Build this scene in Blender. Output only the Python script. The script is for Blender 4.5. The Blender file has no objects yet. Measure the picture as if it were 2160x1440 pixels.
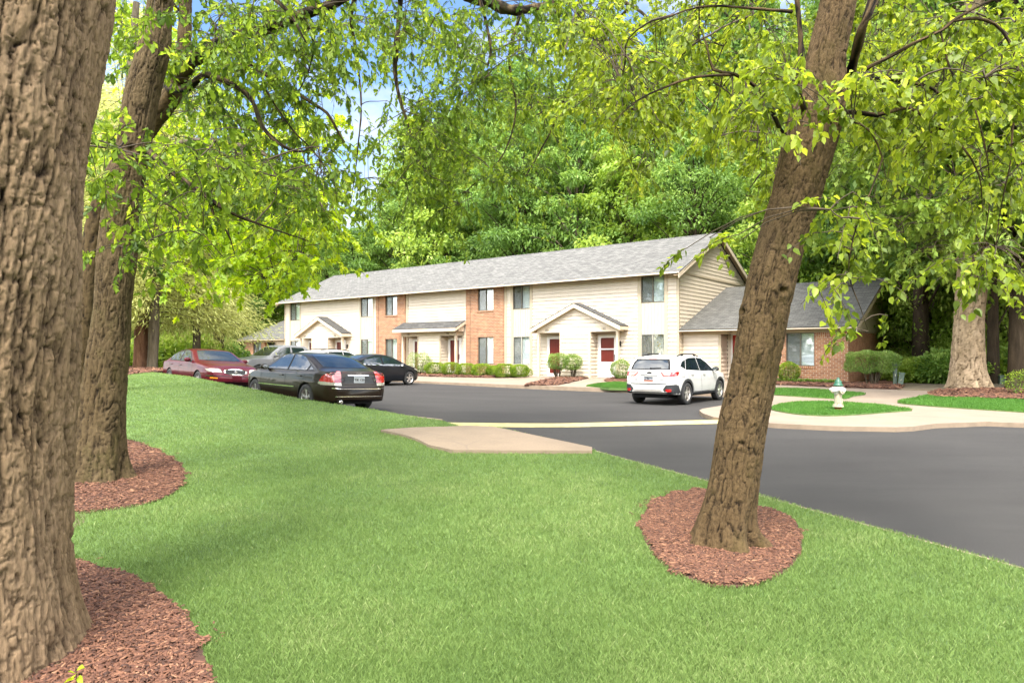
import bpy, bmesh, math, random
import numpy as np
from mathutils import Vector, Matrix
from mathutils.bvhtree import BVHTree
R = math.radians
random.seed(7)
RNG = np.random.default_rng(11)
scene = bpy.context.scene
COL = scene.collection
F = 1443.0          # focal length in photo pixels
CAMZ = 1.6

# ------------------------------------------------------------------ helpers
def at(u, v, Y):
    """a point Y metres in front of the standpoint, from a sight line of the photo"""
    return Vector(((u - 1080) / F * Y, Y, CAMZ - (v - 745) / F * Y))

def link(o, parent=None):
    COL.objects.link(o)
    if parent is not None:
        o.parent = parent
    return o

def tag(o, label=None, cat=None, group=None, kind=None):
    if label: o['label'] = label
    if cat: o['category'] = cat
    if group: o['group'] = group
    if kind: o['kind'] = kind
    return o

def empty(name, loc=(0, 0, 0), rz=0, label=None, cat=None, group=None):
    o = bpy.data.objects.new(name, None)
    o.empty_display_size = 0.3
    o.location = loc
    o.rotation_euler = (0, 0, rz)
    link(o)
    return tag(o, label, cat, group)

def copy_tree(o, parent=None):
    kids = [c for c in scene.objects if c.parent == o]
    c = o.copy()
    COL.objects.link(c)
    c.parent = parent
    for k in kids:
        copy_tree(k, c)
    return c

class MB:
    def __init__(s):
        s.v = []; s.f = []
    def add(s, vs, fs):
        n = len(s.v)
        s.v.extend([tuple(p) for p in vs])
        s.f.extend([tuple(i + n for i in f) for f in fs])
        return s
    def box(s, x0, x1, y0, y1, z0, z1, bev=0):
        if x0 > x1: x0, x1 = x1, x0
        if y0 > y1: y0, y1 = y1, y0
        vs = [(x, y, z) for z in (z0, z1) for y in (y0, y1) for x in (x0, x1)]
        s.add(vs, [(0, 2, 3, 1), (4, 5, 7, 6), (0, 1, 5, 4), (2, 6, 7, 3), (0, 4, 6, 2), (1, 3, 7, 5)])
        return s
    def quad(s, a, b, c, d):
        return s.add([a, b, c, d], [(0, 1, 2, 3)])
    def prism(s, poly, off):
        """extrude the 3D polygon by the vector off"""
        n = len(poly)
        vs = [Vector(p) for p in poly] + [Vector(p) + Vector(off) for p in poly]
        fs = [tuple(reversed(range(n))), tuple(range(n, 2 * n))]
        fs += [(i, (i + 1) % n, n + (i + 1) % n, n + i) for i in range(n)]
        return s.add(vs, fs)
    def lathe(s, prof, n=20, c=(0, 0, 0), axis='z', cap=True):
        vs = []
        for r, h in prof:
            for k in range(n):
                a = 2 * math.pi * k / n
                x, y = r * math.cos(a), r * math.sin(a)
                p = (x, y, h) if axis == 'z' else ((h, x, y) if axis == 'x' else (x, h, y))
                vs.append((p[0] + c[0], p[1] + c[1], p[2] + c[2]))
        fs = []
        m = len(prof)
        for i in range(m - 1):
            for k in range(n):
                fs.append((i * n + k, i * n + (k + 1) % n, (i + 1) * n + (k + 1) % n, (i + 1) * n + k))
        if cap and prof[0][0] > 1e-4: fs.append(tuple(reversed(range(n))))
        if cap and prof[-1][0] > 1e-4: fs.append(tuple((m - 1) * n + k for k in range(n)))
        return s.add(vs, fs)
    def tube(s, pts, r, n=8):
        V, Fc = tube_arrays([(np.array([tuple(p) for p in pts], float), np.full(len(pts), r) if np.isscalar(r) else np.array(r, float))], n)
        return s.add([tuple(p) for p in V], [tuple(int(i) for i in f) for f in Fc])
    def build(s, name, mat, parent=None, smooth=False, bev=0, recalc=True):
        me = bpy.data.meshes.new(name)
        me.from_pydata(s.v, [], s.f)
        if recalc or bev:
            bm = bmesh.new(); bm.from_mesh(me)
            bmesh.ops.recalc_face_normals(bm, faces=bm.faces)
            if bev:
                es = [e for e in bm.edges if e.is_manifold and e.calc_face_angle(0) > 0.7]
                bmesh.ops.bevel(bm, geom=es, offset=bev, segments=2, affect='EDGES', profile=.6, clamp_overlap=True)
            bm.to_mesh(me); bm.free()
        if smooth:
            me.polygons.foreach_set('use_smooth', [True] * len(me.polygons))
        me.materials.append(mat)
        return link(bpy.data.objects.new(name, me), parent)

def np_mesh(name, V, Fc, mat, parent=None, smooth=False, attrs=None, mats=None, midx=None):
    """fast mesh from numpy arrays; Fc is (m,k) with k corners"""
    me = bpy.data.meshes.new(name)
    V = np.ascontiguousarray(V, dtype=np.float32); Fc = np.ascontiguousarray(Fc, dtype=np.int32)
    m, k = Fc.shape
    me.vertices.add(len(V)); me.vertices.foreach_set('co', V.ravel())
    me.loops.add(m * k); me.loops.foreach_set('vertex_index', Fc.ravel())
    me.polygons.add(m); me.polygons.foreach_set('loop_start', np.arange(0, m * k, k, dtype=np.int32))
    if smooth: me.polygons.foreach_set('use_smooth', np.ones(m, dtype=bool))
    if attrs:
        for an, arr in attrs.items():
            a = me.attributes.new(an, 'FLOAT', 'POINT')
            a.data.foreach_set('value', np.ascontiguousarray(arr, dtype=np.float32))
    me.update(calc_edges=True)
    me.materials.append(mat)
    return link(bpy.data.objects.new(name, me), parent)

def tube_arrays(paths, n=5):
    VV = []; FF = []; off = 0
    for P, rad in paths:
        m = len(P)
        T = np.gradient(P, axis=0)
        T /= np.linalg.norm(T, axis=1)[:, None] + 1e-9
        ref = np.array([0, 0, 1.0]) if abs(T[0, 2]) < .9 else np.array([1.0, 0, 0])
        A = np.cross(T, ref); A /= np.linalg.norm(A, axis=1)[:, None] + 1e-9
        B = np.cross(T, A)
        a = np.arange(n) * 2 * np.pi / n
        V = P[:, None, :] + rad[:, None, None] * (np.cos(a)[None, :, None] * A[:, None, :] + np.sin(a)[None, :, None] * B[:, None, :])
        VV.append(V.reshape(-1, 3))
        i = np.arange(m - 1)[:, None] * n; k = np.arange(n)[None, :]; k2 = (k + 1) % n
        FF.append(np.stack([i + k, i + k2, i + n + k2, i + n + k], -1).reshape(-1, 4) + off)
        off += m * n
    return np.concatenate(VV), np.concatenate(FF)

def smooth_path(pts, radii=None, step=.12):
    """Catmull-Rom through the points, resampled"""
    P = np.array([tuple(p) for p in pts], float)
    r = np.array(radii, float) if radii is not None else np.ones(len(P))
    Q = np.vstack([2 * P[0] - P[1], P, 2 * P[-1] - P[-2]])
    out = []; ro = []
    for i in range(len(P) - 1):
        p0, p1, p2, p3 = Q[i:i + 4]
        k = max(2, int(np.linalg.norm(p2 - p1) / step))
        t = np.linspace(0, 1, k, endpoint=False)[:, None]
        out.append(.5 * ((2 * p1) + (-p0 + p2) * t + (2 * p0 - 5 * p1 + 4 * p2 - p3) * t ** 2 + (-p0 + 3 * p1 - 3 * p2 + p3) * t ** 3))
        ro.append(r[i] + (r[i + 1] - r[i]) * t[:, 0])
    out.append(P[-1:]); ro.append(r[-1:])
    return np.concatenate(out), np.concatenate(ro)

# numpy noises
def _h(i, j, k=0):
    x = (i * 374761393 + j * 668265263 + k * 2147483647 + 144665) & 0xffffffff
    x = ((x ^ (x >> 13)) * 1274126177) & 0xffffffff
    x = (x ^ (x >> 16)) & 0xffffffff
    return (x & 0xffff) / 65535.0
def vnoise(x, y, per=0, seed=0):
    xi = np.floor(x).astype(np.int64); yi = np.floor(y).astype(np.int64)
    fx = x - xi; fy = y - yi
    fx = fx * fx * (3 - 2 * fx); fy = fy * fy * (3 - 2 * fy)
    w = (lambda q: q % per) if per else (lambda q: q)
    a = _h(w(xi), yi, seed); b = _h(w(xi + 1), yi, seed); c = _h(w(xi), yi + 1, seed); d = _h(w(xi + 1), yi + 1, seed)
    return (a * (1 - fx) + b * fx) * (1 - fy) + (c * (1 - fx) + d * fx) * fy
def worley(x, y, per=0, seed=0):
    xi = np.floor(x).astype(np.int64); yi = np.floor(y).astype(np.int64)
    f1 = np.full(x.shape, 9.0); f2 = np.full(x.shape, 9.0)
    for dx in (-1, 0, 1):
        for dy in (-1, 0, 1):
            cx = xi + dx; cy = yi + dy
            wx = cx % per if per else cx
            px = cx + _h(wx, cy, seed); py = cy + _h(wx, cy, seed + 7)
            d = np.hypot(x - px, y - py)
            f2 = np.minimum(f2, np.maximum(f1, d)); f1 = np.minimum(f1, d)
    return f1, f2

# ------------------------------------------------------------------ materials
def new_mat(name):
    m = bpy.data.materials.new(name); m.use_nodes = True
    nt = m.node_tree
    return m, nt, nt.nodes['Principled BSDF'], nt.nodes['Material Output']
def nd(nt, t, **kw):
    n = nt.nodes.new(t)
    for k, v in kw.items():
        if k.startswith('i_'):
            key = k[2:].replace('_', ' ')
            n.inputs[key].default_value = v
        else: setattr(n, k, v)
    return n
def ramp(nt, stops, fac):
    r = nt.nodes.new('ShaderNodeValToRGB')
    e = r.color_ramp.elements
    while len(e) < len(stops): e.new(.5)
    for k, (p, c) in enumerate(stops):
        e[k].position = p; e[k].color = (*c, 1) if len(c) == 3 else c
    nt.links.new(fac, r.inputs[0])
    return r.outputs[0]
def coords(nt, scale=(1, 1, 1), kind='Object'):
    tc = nt.nodes.new('ShaderNodeTexCoord'); mp = nt.nodes.new('ShaderNodeMapping')
    mp.inputs['Scale'].default_value = scale
    nt.links.new(tc.outputs[kind], mp.inputs[0])
    return mp.outputs[0]
def noise_out(nt, vec, scale, detail=4, rough=.55):
    n = nd(nt, 'ShaderNodeTexNoise'); n.inputs['Scale'].default_value = scale
    n.inputs['Detail'].default_value = detail; n.inputs['Roughness'].default_value = rough
    if vec is not None: nt.links.new(vec, n.inputs['Vector'])
    return n.outputs[0]
def mixc(nt, a, b, fac, mode='MIX'):
    m = nt.nodes.new('ShaderNodeMix'); m.data_type = 'RGBA'; m.blend_type = mode
    for sock, val in ((m.inputs[0], fac), (m.inputs[6], a), (m.inputs[7], b)):
        if isinstance(val, (int, float)): sock.default_value = val
        elif isinstance(val, tuple): sock.default_value = (*val, 1) if len(val) == 3 else val
        else: nt.links.new(val, sock)
    return m.outputs[2]
def bump(nt, h, strength=.3, dist=.01):
    b = nt.nodes.new('ShaderNodeBump'); b.inputs['Strength'].default_value = strength; b.inputs['Distance'].default_value = dist
    nt.links.new(h, b.inputs['Height']); return b.outputs[0]
def plain(name, c, rough=.6, var=.12, scale=6, metal=0, coat=0, bmp=.0, spec=.5, stretch=(1, 1, 1)):
    m, nt, P, O = new_mat(name)
    vec = coords(nt, stretch)
    n = noise_out(nt, vec, scale, 6, .6)
    lo = tuple(x * (1 - var) for x in c); hi = tuple(min(1, x * (1 + var)) for x in c)
    nt.links.new(ramp(nt, [(.3, lo), (.7, hi)], n), P.inputs['Base Color'])
    P.inputs['Roughness'].default_value = rough; P.inputs['Metallic'].default_value = metal
    P.inputs['Coat Weight'].default_value = coat; P.inputs['Specular IOR Level'].default_value = spec
    if bmp: nt.links.new(bump(nt, noise_out(nt, vec, scale * 8, 4), bmp, .01), P.inputs['Normal'])
    return m

def m_brick(name, axis, c1=(.25, .092, .038), c2=(.39, .18, .08), mortar=(.42, .35, .26), soldier=False):
    m, nt, P, O = new_mat(name)
    tc = nt.nodes.new('ShaderNodeTexCoord'); sp = nt.nodes.new('ShaderNodeSeparateXYZ'); cb = nt.nodes.new('ShaderNodeCombineXYZ')
    nt.links.new(tc.outputs['Object'], sp.inputs[0])
    if soldier:
        nt.links.new(sp.outputs['Z'], cb.inputs[0]); nt.links.new(sp.outputs[axis], cb.inputs[1])
    else:
        nt.links.new(sp.outputs[axis], cb.inputs[0]); nt.links.new(sp.outputs['Z'], cb.inputs[1])
    b = nd(nt, 'ShaderNodeTexBrick'); nt.links.new(cb.outputs[0], b.inputs['Vector'])
    b.inputs['Scale'].default_value = 1; b.inputs['Brick Width'].default_value = .215; b.inputs['Row Height'].default_value = .082
    b.inputs['Mortar Size'].default_value = .011; b.inputs['Mortar Smooth'].default_value = .3; b.inputs['Bias'].default_value = -.1
    b.inputs['Color1'].default_value = (*c1, 1); b.inputs['Color2'].default_value = (*c2, 1); b.inputs['Mortar'].default_value = (*mortar, 1)
    n = noise_out(nt, cb.outputs[0], 3.5, 5)
    c = mixc(nt, b.outputs[0], ramp(nt, [(.3, (.6, .5, .45)), (.7, (1.15, 1.1, 1.05))], n), .55, 'MULTIPLY')
    nt.links.new(c, P.inputs['Base Color']); P.inputs['Roughness'].default_value = .85
    nt.links.new(bump(nt, b.outputs[1], -.6, .008), P.inputs['Normal'])
    return m

def m_shingle(name, lo, hi, sx=.3):
    """roof-local coords: x along eave, y up slope (object space)"""
    m, nt, P, O = new_mat(name)
    vec = coords(nt)
    b = nd(nt, 'ShaderNodeTexBrick'); nt.links.new(vec, b.inputs['Vector'])
    b.inputs['Scale'].default_value = 1; b.inputs['Brick Width'].default_value = sx; b.inputs['Row Height'].default_value = .14
    b.inputs['Mortar Size'].default_value = .008; b.inputs['Mortar Smooth'].default_value = .1; b.inputs['Bias'].default_value = 0
    b.inputs['Color1'].default_value = (*lo, 1); b.inputs['Color2'].default_value = (*hi, 1)
    b.inputs['Mortar'].default_value = (*[x * .45 for x in lo], 1)
    n = noise_out(nt, coords(nt, (1.0, .5, 1)), 4.5, 7, .7)
    n2 = noise_out(nt, vec, 42, 3, .7)
    c = mixc(nt, b.outputs[0], ramp(nt, [(.32, (.72, .72, .7)), (.66, (1.18, 1.15, 1.12))], n), .8, 'MULTIPLY')
    c = mixc(nt, c, ramp(nt, [(.3, (.6, .6, .62)), (.7, (1.35, 1.35, 1.3))], n2), .7, 'MULTIPLY')
    nt.links.new(c, P.inputs['Base Color']); P.inputs['Roughness'].default_value = .92
    nt.links.new(bump(nt, b.outputs[1], -.5, .01), P.inputs['Normal'])
    return m

def m_leaf(name, stops, trans=.45, tcol=1.5, rough=.45, vein=False):
    m, nt, P, O = new_mat(name)
    a = nd(nt, 'ShaderNodeAttribute'); a.attribute_name = 'rnd'
    c = ramp(nt, stops, a.outputs['Fac'])
    P.inputs['Roughness'].default_value = rough; P.inputs['Specular IOR Level'].default_value = .35
    nt.links.new(c, P.inputs['Base Color'])
    t = nd(nt, 'ShaderNodeBsdfTranslucent')
    hs = nd(nt, 'ShaderNodeHueSaturation'); hs.inputs['Value'].default_value = tcol; hs.inputs['Hue'].default_value = .485; hs.inputs['Saturation'].default_value = 1.05
    nt.links.new(c, hs.inputs['Color']); nt.links.new(hs.outputs[0], t.inputs['Color'])
    mx = nd(nt, 'ShaderNodeMixShader'); mx.inputs[0].default_value = trans
    nt.links.new(P.outputs[0], mx.inputs[1]); nt.links.new(t.outputs[0], mx.inputs[2]); nt.links.new(mx.outputs[0], O.inputs[0])
    return m

def m_bark(name, dark, light, sc=(14, 14, 2.2), moss=None, attr=True):
    m, nt, P, O = new_mat(name)
    vec = coords(nt, sc)
    n = noise_out(nt, vec, 1.0, 7, .7)
    n2 = noise_out(nt, coords(nt, (1, 1, .5)), 2.2, 4, .6)
    fac = n
    if attr:
        a = nd(nt, 'ShaderNodeAttribute'); a.attribute_name = 'ridge'
        mm = nd(nt, 'ShaderNodeMath', operation='MULTIPLY_ADD'); mm.inputs[1].default_value = .55
        m2 = nd(nt, 'ShaderNodeMath', operation='MULTIPLY'); m2.inputs[1].default_value = .6
        nt.links.new(n, m2.inputs[0]); nt.links.new(a.outputs['Fac'], mm.inputs[0]); nt.links.new(m2.outputs[0], mm.inputs[2])
        fac = mm.outputs[0]
    mid = tuple((p + q) / 2 for p, q in zip(dark, light))
    c = ramp(nt, [(.34, dark), (.56, mid), (.74, light), (.90, tuple(min(1, x * 1.45) for x in light))], fac)
    c = mixc(nt, c, ramp(nt, [(.35, (.78, .72, .62)), (.7, (1.15, 1.12, 1.1))], n2), .8, 'MULTIPLY')
    if attr:
        c = mixc(nt, c, ramp(nt, [(.24, (.16, .13, .11)), (.44, (.75, .72, .70)), (.66, (1.15, 1.15, 1.15))], a.outputs['Fac']), 1.0, 'MULTIPLY')
    if moss:
        c = mixc(nt, c, moss, ramp(nt, [(.52, (0, 0, 0)), (.68, (.6, .6, .6))], noise_out(nt, coords(nt, (1, 1, .6)), 3.1, 5, .7)))
    nt.links.new(c, P.inputs['Base Color']); P.inputs['Roughness'].default_value = .9; P.inputs['Specular IOR Level'].default_value = .2
    nt.links.new(bump(nt, n, 1.0, .02), P.inputs['Normal'])
    return m

M = {}
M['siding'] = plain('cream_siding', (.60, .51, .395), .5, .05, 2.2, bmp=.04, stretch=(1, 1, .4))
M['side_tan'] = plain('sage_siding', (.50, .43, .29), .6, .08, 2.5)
M['trim'] = plain('tan_trim', (.44, .36, .25), .6, .07, 3)
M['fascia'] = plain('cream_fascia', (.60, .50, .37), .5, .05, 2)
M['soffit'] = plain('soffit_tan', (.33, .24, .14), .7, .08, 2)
M['panel'] = plain('ribbed_panel', (.50, .435, .33), .6, .05, 3)
M['brickx'] = m_brick('brick_front', 'X')
M['bricky'] = m_brick('brick_side', 'Y', (.34, .125, .058), (.48, .22, .105), (.34, .26, .17))  # same brick, colours raised to make up for the shade on this wall
M['soldier'] = m_brick('brick_soldier', 'X', soldier=True)
M['roof_l'] = m_shingle('light_shingles', (.085, .083, .080), (.15, .147, .14))
M['roof_d'] = m_shingle('dark_shingles', (.045, .044, .043), (.09, .088, .085))
M['roof_m'] = m_shingle('grey_shingles', (.065, .063, .058), (.115, .112, .104))
M['bronze'] = plain('bronze_frame', (.10, .085, .06), .45, .1, 8)
M['grayframe'] = plain('grey_frame', (.33, .32, .27), .5, .1, 8)
M['white'] = plain('white_paint', (.68, .65, .61), .4, .04, 3)
M['reddoor'] = plain('red_door', (.12, .016, .011), .35, .08, 2)
M['redbright'] = plain('bright_red_door', (.32, .015, .008), .35, .08, 2)
M['black'] = plain('black_plastic', (.012, .012, .0125), .6, .15, 9, spec=.2)
M['chrome'] = plain('chrome', (.75, .75, .75), .12, .02, 3, metal=1)
M['rubber'] = plain('tyre_rubber', (.028, .027, .026), .85, .2, 20, bmp=.1)
M['wellblack'] = plain('wheel_well', (.01, .01, .01), .9)
M['alloy'] = plain('alloy_rim', (.62, .58, .54), .3, .08, 6, metal=.7)
M['number'] = plain('number_black', (.03, .025, .02), .6)

def m_glass_opaque(name, c, rough=.04):
    m = plain(name, c, rough, .15, 1.2); m.node_tree.nodes['Principled BSDF'].inputs['Coat Weight'].default_value = 1
    m.node_tree.nodes['Principled BSDF'].inputs['Specular IOR Level'].default_value = .9
    return m
M['carglass'] = m_glass_opaque('car_glass', (.008, .014, .018))
M['carglass'].node_tree.nodes['Principled BSDF'].inputs['Coat Weight'].default_value = 0; M['carglass'].node_tree.nodes['Principled BSDF'].inputs['Specular IOR Level'].default_value = 1.0
def m_pane():
    m, nt, P, O = new_mat('window_pane')
    g = nd(nt, 'ShaderNodeBsdfGlossy'); g.inputs['Roughness'].default_value = .03; g.inputs['Color'].default_value = (1, 1, 1, 1)
    t = nd(nt, 'ShaderNodeBsdfTransparent'); t.inputs['Color'].default_value = (.9, .93, .93, 1)
    mx = nd(nt, 'ShaderNodeMixShader'); mx.inputs[0].default_value = .14
    nt.links.new(t.outputs[0], mx.inputs[1]); nt.links.new(g.outputs[0], mx.inputs[2]); nt.links.new(mx.outputs[0], O.inputs[0])
    return m
M['pane'] = m_pane()
M['screen'] = plain('insect_screen', (.16, .16, .145), .8)
def m_screen():
    m, nt, P, O = new_mat('screen_mesh')
    t = nd(nt, 'ShaderNodeBsdfTransparent'); d = nd(nt, 'ShaderNodeBsdfDiffuse'); d.inputs[0].default_value = (.12, .12, .11, 1)
    mx = nd(nt, 'ShaderNodeMixShader'); mx.inputs[0].default_value = .30
    nt.links.new(t.outputs[0], mx.inputs[1]); nt.links.new(d.outputs[0], mx.inputs[2]); nt.links.new(mx.outputs[0], O.inputs[0])
    return m
M['screen'] = m_screen()
M['blind'] = plain('white_blind', (.82, .83, .82), .6, .04, 2)
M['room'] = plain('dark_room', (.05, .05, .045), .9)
def m_curtain():
    m, nt, P, O = new_mat('patterned_curtain')
    v = nd(nt, 'ShaderNodeTexVoronoi'); v.inputs['Scale'].default_value = 7
    nt.links.new(coords(nt), v.inputs['Vector'])
    c = mixc(nt, (.62, .58, .52), (.75, .52, .12), ramp(nt, [(.16, (1, 1, 1)), (.3, (0, 0, 0))], v.outputs['Distance']))
    c = mixc(nt, c, ramp(nt, [(.3, (.5, .5, .52)), (.7, (1, 1, 1))], noise_out(nt, coords(nt, (14, 14, 1)), 1, 3)), .7, 'MULTIPLY')
    nt.links.new(c, P.inputs['Base Color']); P.inputs['Roughness'].default_value = .8
    return m
M['curtain'] = m_curtain()

def m_asphalt():
    m, nt, P, O = new_mat('asphalt')
    vec = coords(nt)
    c = ramp(nt, [(.3, (.044, .0415, .040)), (.52, (.050, .0475, .0455)), (.7, (.056, .053, .0505))], noise_out(nt, coords(nt, (.5, 1.2, 1)), .55, 6, .62))
    g = noise_out(nt, vec, 95, 3, .8)
    c = mixc(nt, c, ramp(nt, [(.30, (.55, .55, .55)), (.5, (1, 1, 1)), (.66, (1.25, 1.25, 1.25)), (.74, (2.6, 2.5, 2.4))], g), .85, 'MULTIPLY')
    # long faint tyre scuffs
    s = noise_out(nt, coords(nt, (.12, 2.2, 1)), 1.3, 4, .7)
    c = mixc(nt, c, ramp(nt, [(.30, (.90, .90, .91)), (.5, (1, 1, 1))], s), .9, 'MULTIPLY')
    nt.links.new(c, P.inputs['Base Color']); P.inputs['Roughness'].default_value = .95; P.inputs['Specular IOR Level'].default_value = .12
    nt.links.new(bump(nt, g, .5, .008), P.inputs['Normal'])
    return m
M['asphalt'] = m_asphalt()
def m_concrete(name, c):
    m, nt, P, O = new_mat(name)
    vec = coords(nt)
    lo = tuple(x * .78 for x in c)
    k = ramp(nt, [(.3, lo), (.62, c)], noise_out(nt, vec, .9, 7, .65))
    k = mixc(nt, k, ramp(nt, [(.3, (.82, .8, .78)), (.6, (1.05, 1.05, 1.05))], noise_out(nt, vec, 30, 4, .7)), .8, 'MULTIPLY')
    w = nd(nt, 'ShaderNodeTexVoronoi', feature='DISTANCE_TO_EDGE'); w.inputs['Scale'].default_value = .42; nt.links.new(vec, w.inputs['Vector'])
    k = mixc(nt, k, (.16, .12, .09), ramp(nt, [(.0, (.55, .55, .55)), (.008, (0, 0, 0))], w.outputs['Distance']))
    nt.links.new(k, P.inputs['Base Color']); P.inputs['Roughness'].default_value = .85
    nt.links.new(bump(nt, noise_out(nt, vec, 60, 4), .25, .005), P.inputs['Normal'])
    return m
M['concrete'] = m_concrete('concrete', (.25, .192, .142))
M['pad'] = m_concrete('pad_concrete', (.235, .175, .12))
M['kerb'] = plain('kerb_concrete', (.24, .18, .125), .85, .2, 3, bmp=.2)
M['soil'] = plain('lawn_soil', (.075, .13, .03), .95, .35, 3)
M['litter'] = plain('forest_floor', (.11, .085, .05), .95, .45, 1.2, bmp=.4)
M['yellow'] = plain('yellow_paint', (.42, .36, .15), .75, .22, 3.5, bmp=.2)
M['grass'] = m_leaf('grass_blades', [(0, (.078, .122, .030)), (.35, (.142, .224, .057)), (.7, (.21, .305, .088)), (1, (.36, .41, .18))], .35, 1.3, .6)
M['grass2'] = m_leaf('bright_grass', [(0, (.035, .11, .014)), (.5, (.075, .20, .026)), (1, (.14, .30, .05))], .35, 1.3, .6)
def m_mulch():
    m, nt, P, O = new_mat('mulch_chips')
    a = nd(nt, 'ShaderNodeAttribute'); a.attribute_name = 'rnd'
    c = ramp(nt, [(0, (.026, .009, .0045)), (.4, (.090, .035, .018)), (.75, (.155, .066, .034)), (1, (.28, .15, .082))], a.outputs['Fac'])
    nt.links.new(c, P.inputs['Base Color']); P.inputs['Roughness'].default_value = .8
    return m
M['mulch'] = m_mulch()
M['mulchbase'] = plain('mulch_base', (.07, .03, .018), .95, .5, 14, bmp=.8)
# leaves
M['lf_oak'] = m_leaf('oak_leaf', [(0, (.035, .075, .010)), (.3, (.09, .16, .020)), (.65, (.22, .33, .038)), (1, (.44, .52, .065))], .55, 1.75, .42)
M['lf_pear'] = m_leaf('heart_leaf', [(0, (.04, .07, .010)), (.3, (.11, .165, .018)), (.65, (.25, .33, .032)), (1, (.50, .55, .07))], .55, 1.7, .42)
M['lf_maple'] = m_leaf('maple_leaf', [(0, (0.172, 0.287, 0.023)), (.5, (0.345, 0.483, 0.032)), (1, (0.575, 0.632, 0.046))], .5, 1.7, .4)
M['lf_wood'] = m_leaf('wood_leaf', [(0, (.035, .08, .014)), (.35, (.09, .175, .03)), (.7, (.19, .31, .06)), (1, (.38, .50, .14))], .42, 1.6, .5)
M['lf_wood2'] = m_leaf('wood_leaf_light', [(0, (.10, .17, .022)), (.5, (.21, .32, .042)), (1, (.40, .50, .11))], .45, 1.55, .5)
M['lf_cedar'] = m_leaf('cedar_spray', [(0, (.20, .23, .06)), (.5, (.42, .45, .13)), (1, (.66, .66, .27))], .45, 1.35, .6)
M['lf_bush'] = m_leaf('bush_leaf', [(0, (.05, .10, .012)), (.5, (.14, .24, .02)), (1, (.32, .40, .04))], .35, 1.5, .4)
M['lf_bush2'] = m_leaf('laurel_leaf', [(0, (.06, .12, .02)), (.5, (.15, .25, .045)), (1, (.36, .46, .14))], .35, 1.5, .35)
M['bk_big'] = m_bark('bark_plates', (.019, .011, .006), (.160, .112, .068), (70, 70, 16))
M['bk_mid'] = m_bark('bark_furrowed', (.008, .005, .002), (.082, .060, .032), (60, 60, 12), moss=(.06, .055, .012))
M['bk_pear'] = m_bark('bark_brown', (.007, .004, .002), (.086, .058, .029), (80, 80, 18), moss=(.055, .042, .010))
M['bk_pale'] = m_bark('bark_pale', (.06, .035, .015), (.28, .215, .145), (9, 9, 1.8))
M['bk_dark'] = m_bark('bark_dark', (.022, .016, .01), (.075, .055, .035), (8, 8, 1.2), attr=False)
M['bk_mid2'] = m_bark('bark_deep_brown', (.006, .004, .0015), (.065, .046, .022), (26, 26, 3))  # darker brown bark with a coarser grain
M['bk_grey'] = m_bark('bark_grey', (.05, .04, .027), (.16, .135, .095), (8, 8, 1.2), attr=False)
M['bk_red'] = m_bark('bark_pine', (.06, .028, .015), (.21, .115, .07), (8, 8, 1.5), attr=False)
M['twig'] = plain('twig_bark', (.050, .034, .018), .85, .3, 20)
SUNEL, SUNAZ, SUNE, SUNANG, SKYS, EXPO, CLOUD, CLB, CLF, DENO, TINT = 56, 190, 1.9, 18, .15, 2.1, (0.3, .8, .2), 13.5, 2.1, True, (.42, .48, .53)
# ------------------------------------------------------------------ terrain
C0 = (7.69, 31.6); A0 = R(-38.1)
ax = np.array([math.cos(A0), math.sin(A0)]); ay = np.array([-math.sin(A0), math.cos(A0)])
def loc2w(lx, ly): return (C0[0] + lx * ax[0] + ly * ay[0], C0[1] + lx * ax[1] + ly * ay[1])
def w2ly(x, y): return (x - C0[0]) * ay[0] + (y - C0[1]) * ay[1]
def sstep(t):
    t = np.clip(t, 0, 1); return t * t * (3 - 2 * t)
def road_h(x, y):
    x = np.asarray(x, float); y = np.asarray(y, float)
    base = .035 * np.clip(1 - x, 0, 22)
    return base * (1 - .6 * sstep((w2ly(x, y) + 22) / 12))
def lawn_h(x, y):
    x = np.asarray(x, float); y = np.asarray(y, float)
    f = -.75 * x + .66 * y
    h = np.interp(f, [-4, 0, 6, 9.3, 11.5, 13.2, 14.8, 17.8, 21.9, 27, 40, 60], [.08, .08, .10, .15, .24, .38, .53, .71, .83, .90, 1.0, 1.1])
    return h + .015 * (vnoise(x * .7, y * .7) - .5)
def walk_h(x, y):
    x = np.asarray(x, float); y = np.asarray(y, float)
    z = np.interp(w2ly(x, y), [-16, -9, -5, -1.2, 30], [.08, .10, .17, .38, .42])
    return np.maximum(z, road_h(x, y) + .10)
def base_h(x, y):
    x = np.asarray(x, float); y = np.asarray(y, float)
    z = road_h(x, y) - .06
    return z + .3 * sstep((w2ly(x, y) + 2) / 3) + np.clip(.35 * (w2ly(x, y) - 22) / 20, 0, 1.5)
def G(u, v, hf):
    """where the sight line (u,v) meets the surface hf"""
    Y = 1.5 * F / (v - 745)
    for _ in range(40):
        x = (u - 1080) / F * Y
        Y = .5 * Y + .5 * (CAMZ - float(hf(x, Y))) * F / (v - 745)
    return ((u - 1080) / F * Y, Y)

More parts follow.
